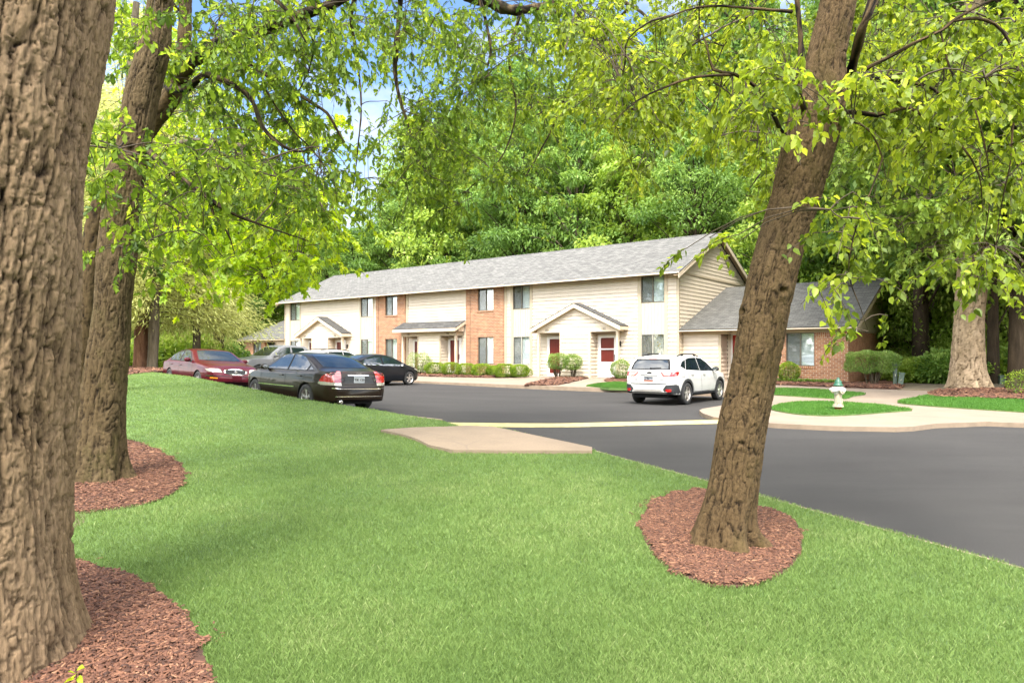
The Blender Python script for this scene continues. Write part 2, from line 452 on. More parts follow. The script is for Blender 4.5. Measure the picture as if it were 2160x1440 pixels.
def slab(name, poly, hf, off, mat, skirt=.25, step=1.0, mat_side=None, kind='structure', tri=True):
    bm = bmesh.new()
    vs = [bm.verts.new((p[0], p[1], 0)) for p in poly]
    f = bm.faces.new(vs)
    if f.normal.z < 0: f.normal_flip()
    bmesh.ops.triangulate(bm, faces=bm.faces[:])
    xs = [p[0] for p in poly]; ys = [p[1] for p in poly]
    for axis, lo, hi in ((0, min(xs), max(xs)), (1, min(ys), max(ys))):
        k = math.floor(lo / step) + 1
        while k * step < hi:
            co = (k * step, 0, 0) if axis == 0 else (0, k * step, 0)
            no = (1, 0, 0) if axis == 0 else (0, 1, 0)
            bmesh.ops.bisect_plane(bm, geom=bm.verts[:] + bm.edges[:] + bm.faces[:], plane_co=co, plane_no=no, dist=1e-5)
            k += 1
    X = np.array([v.co.x for v in bm.verts]); Y = np.array([v.co.y for v in bm.verts])
    Z = hf(X, Y) + off
    for v, z in zip(bm.verts, Z): v.co.z = z
    be = [e for e in bm.edges if e.is_boundary]
    r = bmesh.ops.extrude_edge_only(bm, edges=be)
    nv = [g for g in r['geom'] if isinstance(g, bmesh.types.BMVert)]
    for v in nv: v.co.z -= skirt
    bmesh.ops.recalc_face_normals(bm, faces=bm.faces[:])
    up = sum(1 if f.normal.z > 0 else -1 for f in bm.faces if abs(f.normal.z) > .5)
    if up < 0: bmesh.ops.reverse_faces(bm, faces=bm.faces[:])
    me = bpy.data.meshes.new(name); 
    if mat_side is not None:
        for f in bm.faces:
            if abs(f.normal.z) < .5: f.material_index = 1
    bm.to_mesh(me); bm.free()
    me.materials.append(mat)
    if mat_side is not None: me.materials.append(mat_side)
    o = link(bpy.data.objects.new(name, me))
    o['kind'] = kind
    return o

def in_poly(x, y, poly):
    inside = np.zeros(x.shape, bool); n = len(poly)
    for i in range(n):
        x0, y0 = poly[i]; x1, y1 = poly[(i + 1) % n]
        c = ((y0 > y) != (y1 > y)) & (x < (x1 - x0) * (y - y0) / (y1 - y0 + 1e-12) + x0)
        inside ^= c
    return inside
def curve_poly(pts, n=5):
    """closed Catmull-Rom outline"""
    P = np.array(pts, float); m = len(P); out = []
    for i in range(m):
        p0, p1, p2, p3 = P[i - 1], P[i], P[(i + 1) % m], P[(i + 2) % m]
        for t in np.linspace(0, 1, n, endpoint=False):
            out.append(tuple(.5 * (2 * p1 + (-p0 + p2) * t + (2 * p0 - 5 * p1 + 4 * p2 - p3) * t ** 2 + (-p0 + 3 * p1 - 3 * p2 + p3) * t ** 3)))
    return out

# ground: one sheet to the horizon
n = 90
gx = np.sign(np.linspace(-1, 1, n)) * np.abs(np.linspace(-1, 1, n)) ** 3 * 900; gy = gx + 30
GX, GY = np.meshgrid(gx, gy)
far = np.clip((np.hypot(GX, GY - 30) - 90) / 300, 0, 1)
GZ = base_h(GX, GY) * (1 - far) + far * .6
i = (np.arange(n - 1)[:, None] * n + np.arange(n - 1)[None, :]).ravel()
o = np_mesh('ground', np.stack([GX, GY, GZ], -1).reshape(-1, 3), np.stack([i, i + 1, i + n + 1, i + n], -1), M['litter'])
o['kind'] = 'structure'

asph = [(9, -8), (60, -8), (60, 20), (16, 20), loc2w(9.1, -9), loc2w(9.2, -4.8), loc2w(-46, -4.8), loc2w(-52, -14), (-22, 30), (-8, 16), (-2, 12), (0, 8), (4, -8)]
slab('road', asph, road_h, 0.0, M['asphalt'], .1, 1.5)

KL = [(6.4, -2.2), (3.6, 4.85), (2.30, 8.10), (1.26, 10.6), (.42, 12.1), (-.30, 13.45), (-.95, 13.4), (-1.55, 14.35), (-3.1, 15.5), (-5.15, 16.45), (-7.9, 19.05), (-10.5, 22.3), (-13.6, 25.7), (-18, 30.5), (-30, 42)]
lawn_poly = KL + [(-60, 42), (-60, -8), (8.7, -8)]
slab('lawn', lawn_poly, lawn_h, 0, M['soil'], .5, 1.0)
# thin kerb strip beside the lawn
KS = KL[:5]
def strip(name, line, w, hf, off, h, mat):
    P = [np.array(p) for p in line]; outer = []
    for k, p in enumerate(P):
        d = P[min(k + 1, len(P) - 1)] - P[max(k - 1, 0)]; d = d / np.linalg.norm(d)
        outer.append(p + np.array([d[1], -d[0]]) * w)
    return slab(name, [tuple(p) for p in P] + [tuple(p) for p in reversed(outer)], hf, off, mat, h, .6)
strip('kerb', KL[:4], .055, lawn_h, -.006, .3, M['kerb'])
strip('kerb', [KL[k] for k in (7, 8, 9, 10, 11, 12, 13)], .14, road_h, .13, .3, M['kerb'])

pad = [G(u, v, lawn_h) for u, v in ((803, 912), (870, 907), (940, 905), (985, 903), (1040, 905), (1110, 920), (1180, 935), (1249, 950), (1249, 957), (1180, 957), (1060, 957), (955, 956), (905, 945), (880, 932), (850, 922))]
slab('path', pad, lawn_h, .055, M['pad'], .3, .5, M['kerb'])

# sidewalk and its kerb
nose = [(1482, 861.5), (1475, 865), (1482, 871), (1505, 879), (1560, 887), (1640, 893), (1750, 898), (1890, 900.5), (1925, 899), (1975, 893), (2080, 889), (2160, 892), (2300, 901)]
nw = [G(u, v, walk_h) for u, v in nose]
walk = [loc2w(-46, -5), loc2w(6.0, -5)] + nw + [(20, 14.2), (60, 14.5), (60, 26), (18, 24.5), loc2w(9.5, -1.7), loc2w(9.0, 3), loc2w(-46, 3)]
slab('sidewalk', walk, walk_h, 0, M['concrete'], .35, 1.0, M['kerb'])

def gpoly(px, hf=walk_h): return curve_poly([G(u, v, hf) for u, v in px], 4)
grass_is = {
    'a': gpoly([(1626, 863), (1652, 854), (1700, 849.5), (1765, 850), (1850, 856), (1895, 862), (1924, 866.5), (1890, 869), (1840, 873), (1765, 877.5), (1700, 876), (1652, 870)]),
    'b': gpoly([(1560, 822), (1640, 820.5), (1720, 823), (1790, 828), (1826, 832), (1800, 837), (1776, 842), (1700, 838), (1620, 833), (1550, 832)]),
    'c': gpoly([(1893, 850), (1925, 842), (1965, 835), (2060, 838), (2160, 845), (2260, 852), (2260, 880), (2160, 870.5), (2060, 864), (1960, 857)]),
    'd': [G(u, v, walk_h) for u, v in ((1236, 815), (1262, 810), (1300, 808), (1345, 810), (1345, 820), (1325, 820), (1285, 819))],
}
for k, p in grass_is.items():
    slab('lawn', p, walk_h, .03, M['soil'], .1, 1.0)
floor_r = [G(1893, 822, walk_h), G(1985, 824, walk_h), (16.2, 22.4), (60, 26.5), (60, 90), (-10, 90), loc2w(7.5, 11), loc2w(7.5, .5)]
slab('ground', floor_r, walk_h, .02, M['litter'], .2, 3.0)

def blades(name, poly, hf, off, dens, hgt, wid, mat, near=0, rmax=99, exclude=(), seed=1, lod=True):
    """grass blades; farther ones are wider so that the turf stays closed"""
    rg = np.random.default_rng(seed)
    P = np.array(poly); x0, y0 = P.min(0); x1, y1 = P.max(0)
    n = dens
    if lod:   # spread like 1/d^2 round the standpoint
        d = near * (rmax / near) ** rg.random(n); a = rg.uniform(-.80, .80, n)
        x = d * np.sin(a); y = d * np.cos(a)
    else:
        x = rg.uniform(x0, x1, n); y = rg.uniform(y0, y1, n)
    ok = in_poly(x, y, poly)
    for e in exclude: ok &= ~in_poly(x, y, e)
    x = x[ok]; y = y[ok]; m = len(x)
    z = hf(x, y) + off
    d = np.hypot(x, y)
    patch = vnoise(x * 1.1, y * 1.1, seed=3) * .6 + vnoise(x * 3.7, y * 3.7, seed=5) * .4
    H = hgt * (.55 + .6 * rg.random(m)) * (.8 + .4 * patch)
    W = np.maximum(wid, d * .00070) * (.7 + .6 * rg.random(m))
    th = rg.uniform(0, 2 * np.pi, m); lean = rg.uniform(.1, .9, m) * H; la = rg.uniform(0, 2 * np.pi, m)
    dx = np.cos(th) * W / 2; dy = np.sin(th) * W / 2
    lx = np.cos(la) * lean; ly = np.sin(la) * lean
    V = np.empty((m, 4, 3))
    V[:, 0] = np.stack([x - dx, y - dy, z - .004], -1); V[:, 1] = np.stack([x + dx, y + dy, z - .004], -1)
    V[:, 2] = np.stack([x + dx * .55 + lx * .6, y + dy * .55 + ly * .6, z + H * .75], -1)
    V[:, 3] = np.stack([x + lx, y + ly, z + H], -1)
    F4 = np.arange(m * 4).reshape(m, 4)
    r = np.clip(.50 * rg.random(m) + .42 * patch + .06 + (rg.random(m) > .985) * .45, 0, 1)
    o = np_mesh(name, V.reshape(-1, 3), F4, mat, attrs={'rnd': np.repeat(r, 4)})
    return o

def chips(name, poly, hf, off, n, size, label, group=None, lod=False, near=3, rmax=12, mound=.0):
    rg = np.random.default_rng(n)
    P = np.array(poly); x0, y0 = P.min(0); x1, y1 = P.max(0)
    if lod:
        d = near * (rmax / near) ** rg.random(n * 3); a = rg.uniform(-.9, .9, n * 3); x = d * np.sin(a); y = d * np.cos(a)
    else:
        x = rg.uniform(x0, x1, n * 2); y = rg.uniform(y0, y1, n * 2)
    wx = (vnoise(x * 9, y * 9, 0, 4) - .5) * .10; wy = (vnoise(x * 9 + 40, y * 9, 0, 6) - .5) * .10   # ragged rim
    ok = in_poly(x + wx, y + wy, poly) | ((rg.random(len(x)) < .04) & in_poly(x + wx * 4, y + wy * 4, poly)); x = x[ok][:n]; y = y[ok][:n]; m = len(x)
    z = hf(x, y) + off + rg.uniform(0, .022, m)
    d = np.hypot(x, y)
    L = size * (.4 + 1.0 * rg.random(m)) * np.maximum(1, d / 9); W = L * rg.uniform(.10, .3, m); T = .003 + W * .3
    th = rg.uniform(0, 2 * np.pi, m)
    tv = np.stack([np.cos(th), np.sin(th), rg.normal(0, .22, m)], -1); tv /= np.linalg.norm(tv, axis=1)[:, None]
    up = np.stack([rg.normal(0, .35, m), rg.normal(0, .35, m), np.ones(m)], -1)
    sv = np.cross(tv, up); sv /= np.linalg.norm(sv, axis=1)[:, None]; nv = np.cross(sv, tv)
    c = np.stack([x, y, z], -1)
    sg = [(-1, -1, 0), (1, -1, 0), (1, 1, 0), (-1, 1, 0), (-.8, -.7, 1), (.8, -.7, 1), (.8, .7, 1), (-.8, .7, 1)]
    V = np.stack([c + tv * (a * L / 2)[:, None] + sv * (b * W / 2)[:, None] + nv * (q * T)[:, None] for a, b, q in sg], 1)
    fs = np.array([(4, 5, 6, 7), (0, 1, 5, 4), (1, 2, 6, 5), (2, 3, 7, 6), (3, 0, 4, 7)])
    Fc = (np.arange(m)[:, None, None] * 8 + fs[None]).reshape(-1, 4)
    o = np_mesh(name, V.reshape(-1, 3), Fc, M['mulch'], attrs={'rnd': np.repeat(np.clip(rg.beta(2, 2.2, m), 0, 1), 8)})
    tag(o, label, 'mulch', group, 'stuff')
    b = slab('mulch_base', poly, hf, off - .002, M['mulchbase'], .08, .5, kind='stuff')
    b.parent = o
    del b['kind']
    return o

MULCH = {}
def disc(cx, cy, rx, ry, wob=.05, n=28, seed=0):
    rr = random.Random(seed); ph = [rr.uniform(0, 6) for _ in range(3)]
    return [(cx + rx * math.cos(a) * (1 + wob * math.sin(3 * a + ph[0]) + wob * .6 * math.sin(5 * a + ph[1])),
             cy + ry * math.sin(a) * (1 + wob * math.sin(2 * a + ph[2]))) for a in [2 * math.pi * k / n for k in range(n)]]
mR = curve_poly([G(u, v, lawn_h) for u, v in ((1350, 1115), (1362, 1078), (1400, 1050), (1440, 1040), (1474, 1034), (1560, 1060), (1665, 1092), (1690, 1130), (1688, 1165), (1660, 1205), (1600, 1232), (1520, 1240), (1450, 1222), (1385, 1180))], 3)
m2 = curve_poly([G(u, v, lawn_h) for u, v in ((80, 1040), (90, 930), (160, 915), (270, 930), (340, 955), (384, 985), (388, 1015), (360, 1045), (290, 1068), (200, 1080), (120, 1082))], 3)
m1 = curve_poly([G(u, v, lawn_h) for u, v in ((-300, 1200), (60, 1182), (170, 1190), (250, 1210), (330, 1250), (390, 1310), (430, 1380), (450, 1470), (440, 1600), (300, 1750), (-200, 1750))], 3)
mP = curve_poly([G(u, v, lawn_h) for u, v in ((100, 800), (150, 796), (230, 795), (300, 787), (345, 783), (352, 778.5), (300, 774.5), (200, 773), (100, 774))], 3)
chips('mulch_bed', mR, lawn_h, .012, 42000, .032, 'red mulch ring round the leaning trunk beside the road')
chips('mulch_bed', m2, lawn_h, .012, 26000, .038, 'red mulch ring at the foot of the tall slim oak on the left')
chips('mulch_bed', m1, lawn_h, .012, 52000, .031, 'red mulch bed in the lower left corner round the thickest trunk')
chips('mulch_bed', mP, lawn_h, .012, 5000, .06, 'strip of mulch under the far pines beside the maroon sedan')
mO = curve_poly([G(u, v, walk_h) for u, v in ((1962, 836), (1980, 826), (2060, 822), (2160, 824), (2260, 828), (2260, 852), (2160, 846), (2060, 842), (1990, 840))], 3)
chips('mulch_bed', mO, walk_h, .05, 6000, .06, 'mulch bed round the huge pale oak on the right')
mW = [G(u, v, walk_h) for u, v in ((1560, 809), (1650, 812), (1750, 816.5), (1830, 819.5), (1895, 821.5), (1905, 815), (1880, 806))] + [loc2w(7.3, .3), loc2w(3.3, .3)]
chips('mulch_bed', mW, walk_h, .035, 5000, .06, 'narrow mulch bed along the brick wall of the single-storey unit')
mS = [loc2w(a, b) for a, b in ((-17.3, -.75), (-9.2, -.2), (-8.6, -.3), (-8.2, -1.6), (-9.5, -2.3), (-12, -2.5), (-17.6, -2.4))]
chips('mulch_bed', mS, walk_h, .03, 5000, .06, 'mulch bed under the row of clipped round shrubs')
mB = [G(u, v, walk_h) for u, v in ((1106, 812), (1150, 802), (1180, 797), (1240, 798), (1205, 806), (1178, 812), (1150, 813))]
chips('mulch_bed', mB, walk_h, .03, 2500, .06, 'wedge of mulch under the bushes in front of the gabled porch')
mB2 = [G(u, v, walk_h) for u, v in ((1275, 803), (1300, 797), (1345, 797), (1345, 808), (1290, 808))]
chips('mulch_bed', mB2, walk_h, .03, 1500, .06, 'small mulch patch under the round bush behind the white crossover')

BK = (mR, m2, m1, mP)
g1 = blades('grass', lawn_poly, lawn_h, 0, 1300000, .036, .0023, M['grass'], near=2.3, rmax=42, exclude=BK + (pad,), seed=2)
tag(g1, 'mown green lawn grass sloping up to the left', 'grass', kind='stuff')
for k, (key, lab) in enumerate((('a', 'oval of bright grass round the hydrant'), ('b', 'bright grass strip before the brick unit'), ('c', 'bright grass strip in front of the pale oak'), ('d', 'little grass wedge beside the white crossover'))):
    g = blades('grass', grass_is[key], walk_h, .03, 30000 if key != 'c' else 60000, .06, .008, M['grass2'], seed=10 + k, lod=False, exclude=(mO,) if key == 'c' else ())
    tag(g, lab, 'grass', kind='stuff')

# yellow painted hump
a, b = np.array((-1.42, 14.55)), np.array((4.95, 15.95)); d = b - a; d /= np.linalg.norm(d); nn = np.array((-d[1], d[0]))
mb = MB(); N = 24; prof = [(-.30, 0), (-.24, .022), (-.12, .042), (0, .05), (.12, .042), (.24, .022), (.30, 0)]
vs = []; fs = []
for k in range(N + 1):
    c = a + (b - a) * k / N
    for (t, h) in prof:
        q = c + nn * t
        vs.append((q[0], q[1], float(road_h(q[0], q[1])) + .003 + h))
m = len(prof)
for k in range(N):
    for j in range(m - 1): fs.append((k * m + j, (k + 1) * m + j, (k + 1) * m + j + 1, k * m + j + 1))
fs.append(tuple(range(m))); fs.append(tuple(N * m + j for j in range(m)))
tag(mb.add(vs, fs).build('speed_hump', M['yellow']), 'low yellow painted hump running across the asphalt', 'speed hump')
# ------------------------------------------------------------------ buildings (local frame: x along the front, y into the house, z up)
def lap_siding(mb, x0, x1, z0, z1, y=0.0, lap=.185, top=None, out=.036, axis='x'):
    """real overlapping boards; top(x0side, z) -> (xa, xb) clips a gable"""
    z = z0
    while z < z1 - 1e-4:
        zt = min(z + lap, z1)
        a0, b0 = (x0, x1) if top is None else top(z)
        a1, b1 = (x0, x1) if top is None else top(zt)
        if b0 - a0 > .02:
            if b1 < a1: a1 = b1 = (a1 + b1) / 2
            if axis == 'x':
                mb.add([(a0, y - out, z), (b0, y - out, z), (b1, y - .003, zt), (a1, y - .003, zt), (a0, y + .01, z), (b0, y + .01, z), (b1, y + .01, zt), (a1, y + .01, zt)],
                       [(0, 1, 2, 3), (4, 5, 1, 0), (5, 6, 2, 1), (0, 3, 7, 4)])
            else:   # wall facing +x at x=y, running along y
                mb.add([(y + out, a0, z), (y + out, b0, z), (y + .003, b1, zt), (y + .003, a1, zt), (y - .01, a0, z), (y - .01, b0, z), (y - .01, b1, zt), (y - .01, a1, zt)],
                       [(0, 1, 2, 3), (4, 5, 1, 0), (5, 6, 2, 1), (0, 3, 7, 4)])
        z = zt

def roof_slope(name, parent, p_eave_l, p_eave_r, p_top_l, p_top_r, mat, th=.045, strips=None):
    """one roof plane as its own object whose local x runs along the eave and y up the slope"""
    a = Vector(p_eave_l); b = Vector(p_eave_r); c = Vector(p_top_l); e = Vector(p_top_r)
    X = (b - a).normalized(); Zn = X.cross(c - a).normalized()
    if Zn.z < 0: Zn = -Zn
    Y = Zn.cross(X)
    Mx = Matrix((X, Y, Zn)).transposed().to_4x4(); Mx.translation = a
    inv = Mx.inverted()
    P = [inv @ q for q in (a, b, e, c)]
    mb = MB()
    vs = [(p.x, p.y, 0) for p in P] + [(p.x, p.y, th) for p in P]
    mb.add(vs, [(3, 2, 1, 0), (4, 5, 6, 7), (0, 1, 5, 4), (1, 2, 6, 5), (2, 3, 7, 6), (3, 0, 4, 7)])
    o = mb.build(name, mat, parent)
    o.matrix_local = Mx
    return o

def window(parent, x0, x1, z0, z1, y=0.0, curtain=None, blinds=False, frame='bronze', mull=True):
    fr = MB(); t = .035
    fr.box(x0, x0 + t, y - .012, y + .06, z0, z1); fr.box(x1 - t, x1, y - .012, y + .06, z0, z1)
    fr.box(x0 + t, x1 - t, y - .012, y + .06, z1 - t, z1); fr.box(x0 + t, x1 - t, y - .016, y + .06, z0, z0 + t)
    xm = (x0 + x1) / 2
    fr.box(xm - .026, xm + .026, y - .006, y + .055, z0 + t, z1 - t)
    w = fr.build('window', M[frame], parent)
    p = MB(); p.box(x0 + t, xm - .026, y + .022, y + .028, z0 + t, z1 - t); p.box(xm + .026, x1 - t, y + .032, y + .038, z0 + t, z1 - t)
    p.build('pane', M['pane'], w)
    s = MB(); s.box(x0 + t, xm - .026, y + .006, y + .009, z0 + t, z1 - t)
    s.build('insect_screen', M['screen'], w)
    b = MB()
    if curtain:
        nfo = 26
        for k in range(nfo):
            xa = x0 + t + (x1 - x0 - 2 * t) * k / nfo; xb = x0 + t + (x1 - x0 - 2 * t) * (k + 1) / nfo
            ya = y + .09 + (.02 if k % 2 else 0); yb = y + .09 + (0 if k % 2 else .02)
            b.quad((xa, ya, z0), (xb, yb, z0), (xb, yb, z1), (xa, ya, z1))
        b.build('curtain', M['curtain'] if curtain == 'pattern' else M['blind'], w, recalc=False)
    elif blinds:
        z = z0 + .05
        while z < z1 - .04:
            b.add([(x0 + t, y + .075, z), (x1 - t, y + .075, z), (x1 - t, y + .10, z + .052), (x0 + t, y + .10, z + .052)], [(0, 1, 2, 3)]); z += .06
        b.build('blind', M['blind'], w, recalc=False)
    else:
        nfo = 13
        for k in range(nfo):
            xa = x0 + t + (x1 - x0 - 2 * t) * k / nfo; xb = x0 + t + (x1 - x0 - 2 * t) * (k + .96) / nfo
            b.quad((xa, y + .085, z0), (xb, y + .10, z0), (xb, y + .10, z1), (xa, y + .085, z1))
        b.build('blind', M['blind'], w, recalc=False)
    return w

def text_mesh(name, s, size, mat, parent, loc, rot=(R(90), 0, 0), depth=.004, sx=1.0, bold=True):
    cu = bpy.data.curves.new(name, 'FONT'); cu.body = s; cu.size = size; cu.extrude = depth / 2
    cu.align_x = 'CENTER'; cu.align_y = 'CENTER'; cu.offset = size * .018 if bold else 0
    t = bpy.data.objects.new('tmp', cu); COL.objects.link(t)
    bpy.context.view_layer.update()
    me = bpy.data.meshes.new_from_object(t.evaluated_get(bpy.context.evaluated_depsgraph_get()))
    bpy.data.objects.remove(t); bpy.data.curves.remove(cu)
    me.materials.clear(); me.materials.append(mat); me.name = name
    o = link(bpy.data.objects.new(name, me), parent)
    o.location = loc; o.rotation_euler = rot; o.scale = (sx, 1, 1)
    return o

def door(parent, x0, x1, z0, z1, y, kind='plain', mat='reddoor'):
    """kind: plain = red door in a white frame; storm = white storm door with the red door behind glass"""
    fr = MB(); t = .07
    fr.box(x0 - t, x0, y - .06, y, z0, z1 + t); fr.box(x1, x1 + t, y - .06, y, z0, z1 + t); fr.box(x0, x1, y - .06, y, z1, z1 + t)
    d = MB(); d.box(x0, x1, y - .025, y, z0 + .02, z1)
    w = x1 - x0
    for (a, b) in ((.08, .46), (.54, .92)):     # raised panels
        for (c, e) in ((.07, .28), (.33, .62), (.67, .93)):
            d.box(x0 + a * w, x0 + b * w, y - .034, y - .024, z0 + c * (z1 - z0), z0 + e * (z1 - z0))
    o = d.build('door', M[mat], parent)
    fr.build('door_frame', M['white'], o)
    h = MB(); hx = x1 - .08 if kind == 'storm' else x1 - .08
    h.box(hx - .015, hx + .015, y - .055, y - .05, z0 + .95, z0 + 1.12); h.tube([(hx, y - .05, z0 + 1.03), (hx, y - .10, z0 + 1.03)], .02)
    if kind in ('storm', 'storm2'):
        s = MB(); yy = y - .075; b = .09
        s.box(x0, x0 + b, yy, yy + .03, z0, z1); s.box(x1 - b, x1, yy, yy + .03, z0, z1); s.box(x0 + b, x1 - b, yy, yy + .03, z1 - .09, z1)
        if kind == 'storm':
            s.box(x0 + b, x1 - b, yy, yy + .03, z0, z0 + .78); s.box(x0 + b, x1 - b, yy - .002, yy + .03, z0 + 1.38, z0 + 1.44)
        else:
            s.box(x0 + b, x1 - b, yy, yy + .03, z0, z0 + .16)
        so = s.build('storm_door', M['white'], o)
        h = MB(); h.box(x1 - .06, x1 - .035, yy - .03, yy, z0 + .85, z0 + 1.15)
    h.build('door_handle', M['black'], o)
    return o

Z0, ZE = .30, 5.32          # ground line, soffit
LM = 31.2
MAIN = empty('apartment_building', (C0[0], C0[1], 0), A0, 'long two-storey cream sided apartment building with two brick bays and a light grey roof', 'building')
# solid core behind everything
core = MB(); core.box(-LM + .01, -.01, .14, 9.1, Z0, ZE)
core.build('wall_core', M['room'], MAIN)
def SID(x0, x1, z0, z1, y=0.0, **k):
    m_ = MB(); lap_siding(m_, x0, x1, z0, z1, y=y, **k); m_.build('siding', M['siding'], MAIN, recalc=False)
def TRM(*q):
    m_ = MB(); m_.box(*q); m_.build('corner_board', M['trim'], MAIN)
def bay(x0, x1, lower_pat=None, pattern=False):
    # ribbed panels above, between and below the two windows
    for z0, z1 in ((Z0, .99), (2.52, 4.01), (5.27, ZE)):
        pan = MB(); pan.box(x0, x1, .0, .1, z0, z1)
        if z1 - z0 > .2:
            n = int((x1 - x0) / .155)
            for k in range(n + 1):
                xx = x0 + (x1 - x0) * k / n
                pan.box(max(x0, xx - .012), min(x1, xx + .012), -.022, .001, z0 + .01, z1 - .01)
        pan.build('ribbed_panel', M['panel'], MAIN)
    window(MAIN, x0, x1, 4.01, 5.27)
    window(MAIN, x0, x1, .99, 2.52, curtain='pattern' if pattern else None, blinds=lower_pat == 'slats', frame='grayframe' if lower_pat or pattern else 'bronze')
SID(-31.1, -30.65, Z0, ZE); TRM(-31.2, -31.1, -.05, .05, Z0, ZE)
TRM(-30.65, -30.51, -.045, .06, Z0, ZE); bay(-30.51, -29.33); TRM(-29.33, -29.2, -.045, .06, Z0, ZE)
SID(-29.2, -22.66, Z0, ZE)
TRM(-22.66, -22.52, -.045, .06, Z0, ZE); bay(-22.52, -21.32); TRM(-21.32, -21.2, -.045, .06, Z0, ZE)
SID(-21.2, -20.96, Z0, ZE)
def brick_bay(x0, x1, wx0, wx1, jx):
    y0 = -.10
    # a strip left of the expansion joint, then a wall with two openings
    brk = MB(); brk.box(x0, jx - .02, y0, .1, Z0, ZE); brk.build('brick_wall', M['brickx'], MAIN)
    brk = MB(); brk.box(jx + .02, wx0, y0, .1, Z0, ZE); brk.box(wx1, x1, y0, .1, Z0, ZE)
    for z0, z1 in ((Z0, .90), (2.70, 3.94), (5.27, ZE)): brk.box(wx0, wx1, y0, .1, z0, z1)
    brk.build('brick_wall', M['brickx'], MAIN)
    for nm, q in (('window_lintel', (wx0 - .06, wx1 + .06, y0 - .004, y0 + .09, 2.52, 2.70)), ('window_ledge', (wx0 - .04, wx1 + .04, y0 - .035, y0 + .1, 3.94, 4.01)), ('window_ledge', (wx0 - .04, wx1 + .04, y0 - .035, y0 + .1, .90, .99)),
                  ('brick_soldier_course', (x0, jx - .02, y0 - .004, y0 + .03, ZE - .22, ZE)), ('brick_soldier_course', (jx + .02, wx0, y0 - .004, y0 + .03, ZE - .22, ZE)), ('brick_soldier_course', (wx1, x1, y0 - .004, y0 + .03, ZE - .22, ZE))):
        s = MB(); s.box(*q); s.build(nm, M['soldier'], MAIN)
    j = MB(); j.box(jx - .02, jx + .02, y0 + .03, .1, Z0, ZE); j.build('expansion_joint', M['bronze'], MAIN)
    window(MAIN, wx0, wx1, 4.01, 5.27, y=-.03); window(MAIN, wx0, wx1, .99, 2.52, y=-.03)
brick_bay(-20.94, -18.18, -20.03, -18.92, -20.68)
TRM(-18.18, -17.97, -.05, .06, Z0, ZE)
SID(-17.97, -13.1, Z0, ZE)
brick_bay(-13.09, -10.28, -12.18, -11.02, -12.76)
TRM(-10.28, -10.11, -.05, .06, Z0, ZE)
SID(-10.11, -9.85, Z0, ZE); TRM(-9.85, -9.68, -.045, .06, Z0, ZE)
bay(-9.68, -8.53, lower_pat='slats'); TRM(-8.53, -8.36, -.045, .06, Z0, ZE)
SID(-8.36, -2.08, Z0, ZE); TRM(-2.08, -1.90, -.045, .06, Z0, ZE)
bay(-1.90, -.69, pattern=True); TRM(-.69, -.51, -.045, .06, Z0, ZE)
SID(-.51, -.09, Z0, ZE)
TRM(-.09, .045, -.05, .06, Z0, ZE)
# frieze under the soffit
TRM(-LM + .002, -.092, -.028, -.0235, ZE - .055, ZE - .002)
# right end wall with its gable
RZ, HD = 7.52, 9.1
slope = (RZ - ZE) / (HD / 2)
SID(.09, HD - .09, Z0, ZE, y=0, axis='y', out=.024)
gt = lambda z: (max(0, (z - ZE) / slope), min(HD, HD - (z - ZE) / slope))
SID(0, HD, ZE + .09, RZ - .08, y=0, axis='y', top=gt, out=.024)
TRM(.0, .04, .06, HD - .1, ZE, ZE + .09); TRM(-.02, .045, HD - .1, HD, Z0, ZE)
core2 = MB(); core2.prism([(-.02, 0, ZE), (-.02, HD, ZE), (-.02, HD / 2, RZ)], (-LM + .04, 0, 0)); core2.build('attic', M['siding'], MAIN)
ls = MB(); ls.box(-LM - .02, -LM, .05, HD, Z0, ZE); ls.build('end_wall', M['siding'], MAIN)
bs = MB(); bs.box(-LM, 0, HD, HD + .02, Z0, ZE); bs.build('back_wall', M['siding'], MAIN)
